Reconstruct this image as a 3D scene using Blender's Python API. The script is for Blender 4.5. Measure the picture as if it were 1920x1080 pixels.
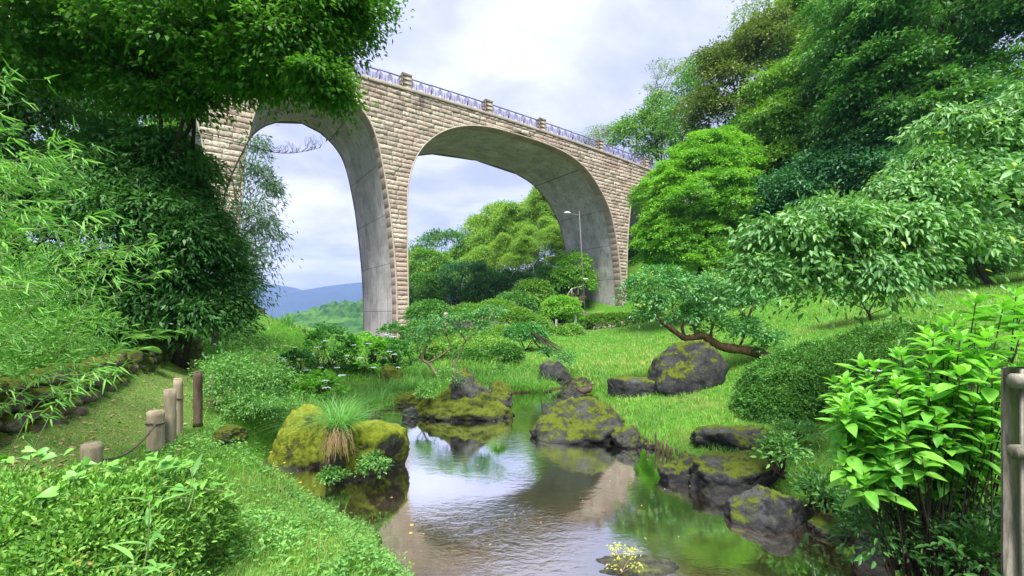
import bpy, math, random
import numpy as np
from mathutils import Vector

# ------------------------------------------------------------------ camera, sky, sun, exposure
SC = bpy.context.scene
for o in list(bpy.data.objects): bpy.data.objects.remove(o)
COL = SC.collection
EYE = 2.5; F = 820.0; HZ = 590.0
cam_d = bpy.data.cameras.new('camera'); cam = bpy.data.objects.new('camera', cam_d); COL.objects.link(cam)
cam.location = (0, 0, EYE); cam.rotation_euler = (math.radians(90), 0, 0)
cam_d.sensor_width = 36; cam_d.lens = F/1920*36; cam_d.shift_y = (HZ-540)/1920
cam_d.clip_start = .05; cam_d.clip_end = 20000
SC.camera = cam
SC.view_settings.view_transform = 'Standard'; SC.view_settings.look = 'None'
SC.view_settings.gamma = 1; SC.view_settings.exposure = 0.92
SC.cycles.use_denoising = True
SC.cycles.max_bounces = 6; SC.cycles.diffuse_bounces = 2; SC.cycles.glossy_bounces = 3
SC.cycles.transmission_bounces = 3; SC.cycles.transparent_max_bounces = 4
SC.cycles.caustics_reflective = False; SC.cycles.caustics_refractive = False
SC.cycles.sample_clamp_indirect = 6

SUN_AZ, SUN_EL = 181, 62      # azimuth clockwise from +Y (forward)
sd = (math.sin(math.radians(SUN_AZ))*math.cos(math.radians(SUN_EL)), math.cos(math.radians(SUN_AZ))*math.cos(math.radians(SUN_EL)), math.sin(math.radians(SUN_EL)))
sl = bpy.data.lights.new('sun', 'SUN'); sl.energy = 5.0; sl.angle = math.radians(22); sl.color = (1, .95, .87)
so = bpy.data.objects.new('sun', sl); COL.objects.link(so)
so.rotation_euler = Vector(sd).to_track_quat('Z', 'Y').to_euler()

class NT:
    def __init__(s, tree): s.t = tree; tree.nodes.clear()
    def n(s, typ, inp=None, **kw):
        nd = s.t.nodes.new(typ)
        for k, v in kw.items(): setattr(nd, k, v)
        for k, v in (inp or {}).items():
            if isinstance(v, bpy.types.NodeSocket): s.t.links.new(v, nd.inputs[k])
            else: nd.inputs[k].default_value = v
        return nd
    def math(s, op, a, b=0.0, clamp=False): return s.n('ShaderNodeMath', {0: a, 1: b}, operation=op, use_clamp=clamp).outputs[0]
    def mix(s, f, a, b, mode='MIX'):
        nd = s.n('ShaderNodeMix', data_type='RGBA', blend_type=mode)
        for k, v in ((0, f), (6, a), (7, b)):
            if isinstance(v, bpy.types.NodeSocket): s.t.links.new(v, nd.inputs[k])
            else: nd.inputs[k].default_value = (*v, 1) if isinstance(v, tuple) and len(v) == 3 else v
        return nd.outputs[2]
    def ramp(s, f, lo, hi): return s.n('ShaderNodeMapRange', {0: f, 1: lo, 2: hi}, interpolation_type='SMOOTHSTEP').outputs[0]
    def noise(s, vec, scale, detail=4, rough=.55, dist=0.): return s.n('ShaderNodeTexNoise', {'Vector': vec, 'Scale': scale, 'Detail': detail, 'Roughness': rough, 'Distortion': dist}).outputs[0]
    def scale(s, vec, xyz): return s.n('ShaderNodeVectorMath', {0: vec, 1: xyz}, operation='MULTIPLY').outputs[0]

W = bpy.data.worlds.new('World'); SC.world = W; W.use_nodes = True
w = NT(W.node_tree)
sky = w.n('ShaderNodeTexSky', sky_type='NISHITA', sun_disc=False, sun_elevation=math.radians(SUN_EL), sun_rotation=math.radians(SUN_AZ))
dirv = w.n('ShaderNodeTexCoord').outputs['Generated']
sx = w.n('ShaderNodeSeparateXYZ', {0: dirv})
el = w.math('MAXIMUM', sx.outputs[2], 0.0)
den = w.math('ADD', el, .22)
pl = w.n('ShaderNodeCombineXYZ', {0: w.math('DIVIDE', sx.outputs[0], den), 1: w.math('DIVIDE', sx.outputs[1], den), 2: 0.0}).outputs[0]
n1 = w.noise(w.scale(pl, (1.0, 1.2, 1)), 1.05, 7, .52, .35)
n2 = w.noise(w.scale(pl, (.9, 1.2, 1)), 2.6, 6, .58, .3)
cl = w.ramp(w.math('ADD', w.math('MULTIPLY', n1, .72), w.math('MULTIPLY', n2, .28)), .40, .68)
# lavender grey cloud base to white cloud tops (x10: the Background strength is 0.1)
cloud = w.mix(cl, (3.5, 3.85, 5.6), (7.2, 7.3, 8.2))
thin = w.ramp(n2, .56, .72)
base = w.mix(w.math('MULTIPLY', thin, .10), cloud, sky.outputs[0])
low = w.math('SUBTRACT', 1.0, w.ramp(el, .0, .16))
base = w.mix(w.math('MULTIPLY', low, .6), base, (7.4, 7.4, 8.1))
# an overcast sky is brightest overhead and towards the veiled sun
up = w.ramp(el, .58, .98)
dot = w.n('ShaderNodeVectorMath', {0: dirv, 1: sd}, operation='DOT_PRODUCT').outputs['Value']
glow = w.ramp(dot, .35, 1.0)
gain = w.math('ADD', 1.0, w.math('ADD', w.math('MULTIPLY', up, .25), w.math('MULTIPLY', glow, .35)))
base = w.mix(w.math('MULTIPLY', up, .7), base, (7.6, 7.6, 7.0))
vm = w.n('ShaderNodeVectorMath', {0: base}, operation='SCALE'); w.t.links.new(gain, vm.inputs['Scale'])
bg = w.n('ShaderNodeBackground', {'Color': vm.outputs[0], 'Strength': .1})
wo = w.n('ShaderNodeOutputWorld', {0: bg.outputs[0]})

# ------------------------------------------------------------------ helpers
RNG = np.random.default_rng(7)
def P(px, py, d): return np.array([(px-960)/F*d, d, EYE+(HZ-py)/F*d])
def nrm(a): return a/np.maximum(np.linalg.norm(a, axis=-1, keepdims=True), 1e-9)
def rnd(*s): return RNG.normal(size=s)

class MB:
    """collects vertices and faces of one mesh"""
    def __init__(s): s.v = []; s.q = []; s.t = []; s.tq = []; s.tt = []; s.n = 0
    def add(s, V, Q=None, T=None, tint=.5):
        V = np.asarray(V, float).reshape(-1, 3)
        if Q is not None and len(Q):
            Q = np.asarray(Q, int).reshape(-1, 4); s.q.append(Q+s.n); s.tq.append(np.broadcast_to(np.asarray(tint, float), (len(Q),)))
        if T is not None and len(T):
            T = np.asarray(T, int).reshape(-1, 3); s.t.append(T+s.n); s.tt.append(np.broadcast_to(np.asarray(tint, float), (len(T),)))
        s.v.append(V); s.n += len(V)
    def build(s, name, mat, parent=None, smooth=False, loc=None):
        V = np.concatenate(s.v); Q = np.concatenate(s.q) if s.q else np.zeros((0, 4), int); T = np.concatenate(s.t) if s.t else np.zeros((0, 3), int)
        org = np.zeros(3)
        if parent is not None:
            p = parent
            while p is not None: org = org+np.array(p.location); p = p.parent
        elif loc is not None: org = np.asarray(loc, float)
        V = V-org
        me = bpy.data.meshes.new(name)
        me.vertices.add(len(V)); me.vertices.foreach_set('co', V.astype(np.float32).ravel())
        nl = len(Q)*4+len(T)*3
        me.loops.add(nl); me.loops.foreach_set('vertex_index', np.concatenate([Q.ravel(), T.ravel()]).astype(np.int32))
        nf = len(Q)+len(T); me.polygons.add(nf)
        ls = np.concatenate([np.arange(len(Q))*4, len(Q)*4+np.arange(len(T))*3]).astype(np.int32)
        me.polygons.foreach_set('loop_start', ls)
        if smooth: me.polygons.foreach_set('use_smooth', np.ones(nf, bool))
        at = me.attributes.new('tint', 'FLOAT', 'FACE')
        at.data.foreach_set('value', np.concatenate(s.tq+s.tt).astype(np.float32))
        me.update(calc_edges=True)
        me.materials.append(mat)
        o = bpy.data.objects.new(name, me); COL.objects.link(o)
        if parent is not None: o.parent = parent
        elif loc is not None: o.location = tuple(org)
        return o

def tag(o, label=None, cat=None, group=None, kind=None):
    if label: o['label'] = label
    if cat: o['category'] = cat
    if group: o['group'] = group
    if kind: o['kind'] = kind
    return o
def thing(name, label, cat, loc, group=None):
    o = bpy.data.objects.new(name, None); COL.objects.link(o); o.location = tuple(float(a) for a in loc); o.empty_display_size = .1
    return tag(o, label, cat, group)

def grid_faces(nr, nc, closed=False):
    i = np.arange(nr-1)[:, None]; j = np.arange(nc if closed else nc-1)[None, :]
    a = i*nc+j; b = i*nc+(j+1) % nc
    return np.stack([a, b, b+nc, a+nc], -1).reshape(-1, 4)
def tube(mb, pts, rad, sides=8, tint=.5, rough=0., cap=True):
    pts = np.asarray(pts, float); n = len(pts); rad = np.broadcast_to(np.asarray(rad, float), (n,))
    tg = nrm(np.gradient(pts, axis=0)); ref = np.array([0, 0, 1.]) if abs(tg[:, 2]).mean() < .8 else np.array([0, 1., 0])
    a = nrm(np.cross(tg, ref)); b = np.cross(tg, a)
    th = np.arange(sides)/sides*2*np.pi
    rr = rad[:, None]*(1+rough*RNG.normal(size=(n, sides)))
    V = pts[:, None]+(a[:, None]*np.cos(th)[None, :, None]+b[:, None]*np.sin(th)[None, :, None])*rr[..., None]
    Q = grid_faces(n, sides, True); V = V.reshape(-1, 3); T = None
    if cap:
        V = np.vstack([V, pts[-1:], pts[:1]]); j = np.arange(sides); k = (j+1) % sides
        T = np.concatenate([np.stack([j+(n-1)*sides, k+(n-1)*sides, np.full(sides, n*sides)], 1), np.stack([k, j, np.full(sides, n*sides+1)], 1)])
    mb.add(V, Q, T, tint)
def spline(pts, n=24):
    pts = np.asarray(pts, float)
    if len(pts) == 2: return pts[0]+(pts[1]-pts[0])*np.linspace(0, 1, n)[:, None]
    p = np.vstack([2*pts[0]-pts[1], pts, 2*pts[-1]-pts[-2]]); m = len(pts)-1
    u = np.linspace(0, m, n); i = np.minimum(u.astype(int), m-1); t = (u-i)[:, None]
    a, b, c, d = p[i], p[i+1], p[i+2], p[i+3]
    return .5*((2*b)+(-a+c)*t+(2*a-5*b+4*c-d)*t**2+(-a+3*b-3*c+d)*t**3)
def box(mb, c, s, rz=0., tint=.5, bev=.0):
    """box centred at c with size s, chamfered along every edge when bev > 0"""
    hx, hy, hz = np.array(s)/2; V = []; Q = []; T = []
    sg = [(-1, -1), (1, -1), (1, 1), (-1, 1)]
    if bev <= 0:
        V = [(x*hx, y*hy, z*hz) for z in (-1, 1) for x, y in sg]
        Q = [(3, 2, 1, 0), (4, 5, 6, 7), (0, 1, 5, 4), (1, 2, 6, 5), (2, 3, 7, 6), (3, 0, 4, 7)]
    else:
        rings = [(-hz, -bev), (-hz+bev, 0), (hz-bev, 0), (hz, -bev)]
        for z, o in rings:
            for x, y in sg:
                ex, ey = hx+o, hy+o
                V += [(x*(ex-bev if x*y > 0 else ex), y*(ey if x*y > 0 else ey-bev), z), (x*(ex if x*y > 0 else ex-bev), y*(ey-bev if x*y > 0 else ey), z)]
        Q = [tuple(q) for q in grid_faces(4, 8, True)]
        for base, flip in ((0, True), (24, False)):
            f = [(0, 1, 2, 3), (0, 3, 4, 7), (4, 5, 6, 7)]
            for t in f: Q.append(tuple(base+k for k in (t[::-1] if flip else t)))
    V = np.array(V, float); c_, s_ = math.cos(rz), math.sin(rz)
    V = np.stack([V[:, 0]*c_-V[:, 1]*s_, V[:, 0]*s_+V[:, 1]*c_, V[:, 2]], 1)+np.asarray(c, float)
    mb.add(V, Q, None, tint)

def hash3(i, j, k, seed):
    h = (i*374761393+j*668265263+k*2147483647+seed*144665) & 0xffffffff
    h = ((h ^ (h >> 13))*1274126177) & 0xffffffff
    return ((h ^ (h >> 16)) & 0xffff)/65535.
def vnoise(p, seed=0):
    f = np.floor(p).astype(np.int64); t = p-f; t = t*t*(3-2*t); r = 0
    for a in (0, 1):
        for b in (0, 1):
            for c in (0, 1):
                wgt = (t[..., 0] if a else 1-t[..., 0])*(t[..., 1] if b else 1-t[..., 1])*(t[..., 2] if c else 1-t[..., 2])
                r = r+wgt*hash3(f[..., 0]+a, f[..., 1]+b, f[..., 2]+c, seed)
    return r*2-1
def fbm(p, seed=0, oct=4, gain=.5):
    r = 0; a = 1.
    for i in range(oct): r = r+a*vnoise(p*2**i+i*17.3, seed+i); a *= gain
    return r

# ------------------------------------------------------------------ leaves
def leaves(mb, Pp, D, N, L, Wd, kind='r', tint=.5, curl=.18, fold=.16):
    """one leaf per row of Pp: rhomb (r), ribbed oval (o), curved broad leaf (c), heart (h)"""
    n = len(Pp); D = nrm(D); S = nrm(np.cross(D, N)); N = np.cross(S, D)
    L = np.broadcast_to(np.asarray(L, float), (n,))[:, None]; Wd = np.broadcast_to(np.asarray(Wd, float), (n,))[:, None]
    curl = np.broadcast_to(np.asarray(curl, float), (n,))[:, None]
    if kind == 'r':
        V = np.stack([Pp, Pp+D*L*.42+S*Wd*.5+N*Wd*fold, Pp+D*L-N*L*curl, Pp+D*L*.42-S*Wd*.5+N*Wd*fold], 1)
        Q = [[0, 1, 2, 3]]
    elif kind == 'o':
        V = np.stack([Pp, Pp+D*L*.28+S*Wd*.46+N*Wd*fold, Pp+D*L*.66+S*Wd*.38+N*(Wd*fold-L*curl*.4), Pp+D*L-N*L*curl, Pp+D*L*.66-S*Wd*.38+N*(Wd*fold-L*curl*.4), Pp+D*L*.28-S*Wd*.46+N*Wd*fold], 1)
        Q = [[0, 1, 2, 3], [0, 3, 4, 5]]
    elif kind in 'ch':
        us = [0, .1, .28, .5, .74, .9, 1.] if kind == 'c' else [-.18, .0, .22, .5, .8, 1.]
        ws = [.05, .52, .92, 1, .66, .3, .02] if kind == 'c' else [.55, .98, 1., .72, .28, .02]
        vs = []
        for u, ww in zip(us, ws):
            mid = Pp+D*L*u-N*L*curl*max(u, 0)**2
            e = N*Wd*fold*ww
            if kind == 'h' and u < 0: mid0 = Pp
            else: mid0 = mid
            vs += [mid+S*Wd*.5*ww+e, mid0, mid-S*Wd*.5*ww+e]
        V = np.stack(vs, 1); m = len(us)
        Q = []
        for i in range(m-1):
            a = i*3; Q += [[a, a+1, a+4, a+3], [a+1, a+2, a+5, a+4]]
    k = V.shape[1]; Q = np.array(Q)
    QQ = (Q[None]+(np.arange(n)*k)[:, None, None]).reshape(-1, 4)
    t = np.repeat(np.broadcast_to(np.asarray(tint, float), (n,)), len(Q))
    mb.add(V.reshape(-1, 3), QQ, None, t)
def blades(mb, Pp, H, Wd, bend, dirs=None, tint=.5, seg=3):
    """grass blades: rise, lean and taper"""
    n = len(Pp); H = np.broadcast_to(np.asarray(H, float), (n,)); Wd = np.broadcast_to(np.asarray(Wd, float), (n,)); bend = np.broadcast_to(np.asarray(bend, float), (n,))
    if dirs is None:
        a = RNG.uniform(0, 2*np.pi, n); dirs = np.stack([np.cos(a), np.sin(a), np.zeros(n)], 1)
    S = np.stack([-dirs[:, 1], dirs[:, 0], np.zeros(n)], 1)
    a = RNG.uniform(-1, 1, n)[:, None]; S = nrm(S+dirs*a)
    vs = []
    for i in range(seg+1):
        u = i/seg
        c = Pp+dirs*(H*bend*u**1.8)[:, None]+np.array([0, 0, 1.])*(H*(u-.45*np.minimum(bend, 1.6)*u**2.6))[:, None]
        ww = (Wd*(1-u**1.7*.92)*.5)[:, None]
        vs += [c-S*ww, c+S*ww]
    V = np.stack(vs, 1); k = V.shape[1]
    Q = np.array([[2*i, 2*i+1, 2*i+3, 2*i+2] for i in range(seg)])
    QQ = (Q[None]+(np.arange(n)*k)[:, None, None]).reshape(-1, 4)
    mb.add(V.reshape(-1, 3), QQ, None, np.repeat(np.broadcast_to(np.asarray(tint, float), (n,)), seg))

def blob(px, py, d, rx, ry, rd=None):
    return np.concatenate([P(px, py, d), [rx/F*d, (rd if rd else rx/F*d), ry/F*d]])
def crown(mb, blobs, ncl, per, cr, L, Wd, kind='r', flat=.35, droop=.25, up=.8, shell=(.72, 1.02), zmin=-.55, jit=.5, keep_back=.35, tints=(.0, 1.), curl=.18, bough=0., bflat=.45, nb=16, core=.74):
    """leaf sprays spread through the outer volume of a set of ellipsoids"""
    B = np.asarray(blobs, float)
    OB = B
    if bough:      # boughs: each main mass is carried by flattened tiers of foliage with gaps between them
        BB = []
        for b in B:
            R = (b[3]*b[4]*b[5])**(1/3); dd = nrm(rnd(nb*2, 3)); dd[:, 2] = np.where(dd[:, 2] < -.45, -dd[:, 2], dd[:, 2]); dd = dd[((nrm(np.array([0, 0, EYE])-b[:3])*dd).sum(1) > -.45)][:nb]
            for q in dd:
                r = R*bough*RNG.uniform(.6, 1.3); BB.append([*(b[:3]+q*b[3:]*RNG.uniform(.55, .92)), r*RNG.uniform(.9, 1.4), r*RNG.uniform(.9, 1.4), r*bflat*RNG.uniform(.8, 1.3)])
            BB.append([*b[:3], *(b[3:]*core)])
        B = np.array(BB); zmin = -.6
    wt = (B[:, 3]*B[:, 5]+B[:, 4]*B[:, 5]+B[:, 3]*B[:, 4])**.9; wt /= wt.sum()
    bi = RNG.choice(len(B), int(ncl*(6 if bough else 3.2)), p=wt)
    dr = nrm(rnd(len(bi), 3)); dr[:, 2] = np.where(dr[:, 2] < zmin, -dr[:, 2], dr[:, 2])
    b = B[bi]; u = RNG.uniform(shell[0]**2, shell[1]**2, len(bi))**.5
    c = b[:, :3]+dr*b[:, 3:]*u[:, None]
    out = nrm(dr/b[:, 3:])
    cv = nrm(np.array([0, 0, EYE])-c)
    ok = ((out*cv).sum(1) > -.25) | (RNG.random(len(bi)) < keep_back)
    for k in range(len(B) if not bough else 0):
        q = (((c-B[k, :3])/B[k, 3:])**2).sum(1)
        ok &= (q > .38) | (bi == k)
    if bough:
        for b in OB: ok &= (((c-b[:3])/b[3:])**2).sum(1) > .36
    c, out = c[ok][:ncl], out[ok][:ncl]; K = len(c)
    A = nrm(out*(1-up)+np.array([0, 0, 1.])*up+rnd(K, 3)*.15)
    rad = cr*RNG.uniform(.6, 1.35, K)
    ct = RNG.uniform(0, 1, K)
    if bough: ct = np.clip(RNG.uniform(0, 1, len(B))[bi[ok][:ncl]]*.6+ct*.4, 0, 1)
    off = rnd(K, per, 3)*.5
    off = off-A[:, None]*((off*A[:, None]).sum(-1, keepdims=True))*(1-flat)
    r2 = (off**2).sum(-1, keepdims=True)
    pos = c[:, None]+off*rad[:, None, None]
    pos[..., 2] -= (r2[..., 0]*rad[:, None]*droop*1.2)
    Dd = nrm(off)*.8+out[:, None]*.55+rnd(K, per, 3)*.45; Dd[..., 2] -= droop
    Nn = A[:, None]+rnd(K, per, 3)*jit
    n = K*per
    t = np.clip(ct[:, None]*.6+RNG.uniform(0, 1, (K, per))*.4, 0, 1)*(tints[1]-tints[0])+tints[0]
    s = RNG.uniform(.5, 1.4, n)
    leaves(mb, pos.reshape(-1, 3), Dd.reshape(-1, 3), nrm(Nn).reshape(-1, 3), L*s, Wd*s, kind, t.reshape(-1), curl)
    return c
def limbs(mb, base, top, targets, r0, r1=.25, n=14, wob=.06, sides=8, lo=.25):
    """tapered trunk from base to top with limbs running out to the targets"""
    base = np.asarray(base, float); top = np.asarray(top, float); h = np.linalg.norm(top-base)
    mid = [base+(top-base)*t+rnd(3)*h*wob*np.array([1, 1, .2]) for t in (.33, .66)]
    tr = spline([base, *mid, top], n); u = np.linspace(0, 1, n)
    rr = r0*(1-u*(1-r1)); rr[0] *= 1.5; rr[1] *= 1.15
    tube(mb, tr, rr, sides, rough=.05)
    for t in targets:
        f = RNG.uniform(lo, .95); i = int(f*(n-1)); a = tr[i]; l = np.linalg.norm(t-a)
        m = a+(t-a)*.5+np.array([0, 0, l*.12])+rnd(3)*l*.07
        tube(mb, spline([a, m, t], 9), np.linspace(rr[i]*.55, r0*.05+.004, 9), 5)
def some(c, k): return c[RNG.choice(len(c), min(k, len(c)), replace=False)]

# ------------------------------------------------------------------ materials
def mat(name):
    m = bpy.data.materials.new(name); m.use_nodes = True; return m, NT(m.node_tree)
def out(t, sh, disp=None): t.n('ShaderNodeOutputMaterial', {'Surface': sh})
def leafmat(name, a, b, trans=.3, rough=.5, spec=.35, c=None, vein=0.):
    m, t = mat(name)
    def dull(q): l = .25*q[0]+.65*q[1]+.1*q[2]; return tuple(.9*k+.1*l for k in q)
    a, b = dull(a), dull(b)
    ti = t.n('ShaderNodeAttribute', attribute_name='tint').outputs['Fac']
    col = t.mix(ti, a, b)
    if c: col = t.mix(t.ramp(ti, .86, .98), col, c)
    if vein:
        pos = t.n('ShaderNodeNewGeometry').outputs['Position']
        col = t.mix(t.math('MULTIPLY', t.ramp(t.noise(pos, 26, 4, .6), .42, .66), vein), col, b); col = t.mix(t.math('MULTIPLY', t.ramp(t.noise(pos, 90, 3, .6), .58, .7), vein*.7), col, (.16, .22, .05))
    tcol = t.mix(.55, col, (.34, .62, .03), 'MIX')
    tc = t.mix(1., col, (1.5, 1.6, .7), 'MULTIPLY')
    pr = t.n('ShaderNodeBsdfPrincipled', {'Base Color': col, 'Roughness': rough, 'Specular IOR Level': spec})
    tr = t.n('ShaderNodeBsdfTranslucent', {'Color': tc})
    out(t, t.n('ShaderNodeMixShader', {0: trans, 1: pr.outputs[0], 2: tr.outputs[0]}).outputs[0])
    return m
def plain(name, a, b, scale=8, rough=.8, bump=.3, stretch=(1, 1, 1), bscale=None, spec=.3):
    m, t = mat(name)
    pos = t.n('ShaderNodeNewGeometry').outputs['Position']
    v = t.scale(pos, stretch)
    n = t.noise(v, scale, 6, .6); ti = t.n('ShaderNodeAttribute', attribute_name='tint').outputs['Fac']
    col = t.mix(t.ramp(n, .3, .7), a, b)
    col = t.mix(1., col, t.mix(ti, (.75, .75, .75), (1.2, 1.2, 1.2)), 'MULTIPLY')
    bp = t.n('ShaderNodeBump', {'Height': t.noise(v, bscale or scale*3, 6, .65), 'Strength': bump, 'Distance': .03})
    pr = t.n('ShaderNodeBsdfPrincipled', {'Base Color': col, 'Roughness': rough, 'Normal': bp.outputs[0], 'Specular IOR Level': spec})
    out(t, pr.outputs[0]); return m

M = {}
M['bark'] = plain('bark', (.022, .017, .013), (.065, .05, .038), 14, .9, .8, (1, 1, .25))
M['bark_red'] = plain('reddish_bark', (.11, .055, .03), (.27, .16, .09), 12, .8, .6, (1, 1, 1))
M['bark_pale'] = plain('pale_bark', (.16, .12, .08), (.34, .27, .18), 20, .8, .5)
M['culm'] = plain('bamboo_culm', (.16, .22, .08), (.3, .34, .16), 2, .5, .1)
M['wood'] = plain('weathered_log', (.24, .19, .125), (.42, .36, .26), 9, .85, .5, (1, 1, .2))
M['wood_dark'] = plain('dark_log', (.06, .042, .028), (.14, .1, .065), 9, .85, .6, (1, 1, .2))
M['rope'] = plain('rope', (.07, .06, .045), (.15, .13, .09), 40, .9, .5)
M['railing'] = plain('painted_railing', (.15, .13, .26), (.2, .18, .33), 3, .45, .05)
M['metal'] = plain('lamp_metal', (.17, .15, .17), (.22, .2, .22), 4, .5, .05)
M['white'] = plain('white_paint', (.6, .6, .58), (.8, .8, .78), 6, .6, .1)
M['fence'] = plain('log_fence', (.13, .115, .09), (.34, .31, .26), 12, .8, .4, (1, 1, .3))
M['brown'] = plain('sign_brown', (.16, .07, .05), (.25, .12, .08), 8, .7, .2)
M['red'] = plain('sign_red', (.5, .06, .08), (.6, .1, .1), 8, .6, .1)
M['blue'] = plain('sign_blue', (.08, .15, .5), (.12, .2, .55), 8, .6, .1)
M['pale'] = plain('sign_pale', (.45, .5, .4), (.6, .62, .5), 8, .6, .1)
M['dead'] = leafmat('dry_leaf', (.34, .2, .1), (.55, .4, .22), .25)
M['yellow'] = leafmat('yellow_petal', (.75, .45, .02), (.8, .6, .05), .3)
M['petal'] = leafmat('hydrangea_petal', (.42, .47, .78), (.8, .82, .9), .25)

M['grass'] = leafmat('grass_blade', (.035, .17, .015), (.20, .46, .04), .3, .5, .3, (.42, .40, .12))
M['lawn'] = leafmat('lawn_blade', (.06, .20, .02), (.24, .45, .05), .3, .5, .3, (.40, .34, .13))
M['reed'] = leafmat('reed_blade', (.07, .28, .04), (.22, .5, .09), .35, .45, .4)
M['cover'] = leafmat('ground_cover_leaf', (.025, .14, .02), (.20, .48, .08), .28, .5, .3)
M['zelkova'] = leafmat('fresh_leaf', (.06, .27, .010), (.25, .56, .018), .32, .55, .2)
M['forest'] = leafmat('forest_leaf', (.022, .14, .02), (.13, .36, .04), .26, .5, .3)
M['forest_light'] = leafmat('light_forest_leaf', (.035, .17, .012), (.20, .42, .02), .26, .5, .25)
M['olive'] = leafmat('olive_leaf', (.035, .10, .010), (.17, .25, .012), .25, .5, .3)
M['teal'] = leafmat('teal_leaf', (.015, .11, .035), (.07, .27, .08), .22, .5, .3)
M['cherry'] = leafmat('cherry_leaf', (.045, .21, .045), (.21, .45, .10), .28, .42, .4, (.48, .5, .06))
M['myrtle'] = leafmat('myrtle_leaf', (.035, .2, .06), (.15, .42, .09), .28, .38, .5, (.42, .42, .04))
M['azalea'] = leafmat('azalea_leaf', (.012, .07, .008), (.11, .36, .028), .22, .5, .3)
M['azalea_bright'] = leafmat('bright_azalea_leaf', (.025, .15, .012), (.27, .56, .055), .26, .5, .3, (.40, .22, .08))
M['hydrangea'] = leafmat('hydrangea_leaf', (.05, .29, .012), (.22, .58, .03), .32, .46, .35, (.42, .42, .04), .5)
M['hydrangea_dark'] = leafmat('dark_hydrangea_leaf', (.025, .16, .025), (.09, .36, .05), .25, .4, .45)
M['maple'] = leafmat('maple_leaf', (.016, .10, .008), (.11, .30, .02), .42, .5, .25)
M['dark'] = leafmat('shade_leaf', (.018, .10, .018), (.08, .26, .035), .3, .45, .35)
M['bambooleaf'] = leafmat('bamboo_leaf', (.05, .24, .022), (.22, .50, .07), .32, .45, .35)
M['grove'] = leafmat('grove_leaf', (.05, .23, .012), (.33, .52, .03), .3, .55, .2)
M['vine'] = leafmat('vine_leaf', (.09, .34, .03), (.22, .50, .06), .3, .4, .4)
M['yellowleaf'] = leafmat('yellow_green_leaf', (.36, .44, .03), (.62, .62, .08), .3, .5, .3)
M['willow'] = leafmat('drooping_leaf', (.05, .13, .08), (.15, .26, .16), .35, .5, .3)
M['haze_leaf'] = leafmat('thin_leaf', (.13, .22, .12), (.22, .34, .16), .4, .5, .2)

# ------------------------------------------------------------------ terrain
POND = np.array([(-.55, 1.6), (-.76, 3.3), (-.86, 3.8), (-1.08, 4.36), (-1.66, 4.96), (-2.68, 5.76), (-3.55, 6.3), (-4.1, 7.0), (-3.9, 8.4), (-3.3, 9.6), (-3.35, 11), (-3.05, 12.2), (-2.5, 12.9), (-1.3, 13.1), (-.3, 13.6), (1.1, 14.2), (1.9, 14.8), (2.25, 14.0), (2.35, 13.0), (2.6, 11.6), (2.35, 9.6), (2.55, 8.4), (2.82, 7.75), (2.95, 7.1), (3.55, 6.5), (3.75, 5.7), (4.1, 5.2), (4.2, 4.85), (3.75, 4.2), (3.1, 3.3), (2.4, 1.6)])
def pond_sd(x, y):
    """signed distance to the pond outline, negative on the water"""
    shp = np.shape(x); p = np.stack([np.ravel(x), np.ravel(y)], 1); d = np.full(len(p), 1e9); ins = np.zeros(len(p), bool)
    for i in range(len(POND)):
        a = POND[i]; b = POND[(i+1) % len(POND)]; e = b-a
        t = np.clip(((p-a)@e)/(e@e), 0, 1); d = np.minimum(d, np.hypot(*(p-a-t[:, None]*e).T))
        c = ((a[1] > p[:, 1]) != (b[1] > p[:, 1])) & (p[:, 0] < (b[0]-a[0])*(p[:, 1]-a[1])/(b[1]-a[1]+1e-12)+a[0]); ins ^= c
    d = np.where(ins, -d, d); k = np.abs(d) < 2; q = np.stack([p[k, 0], p[k, 1], p[k, 0]*0], 1)
    d[k] = d[k]+.13*vnoise(q*1.4, 61)+.07*vnoise(q*4.1, 62); return d.reshape(shp)
def G(px, py, d): return tuple(P(px, py, d))
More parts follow.
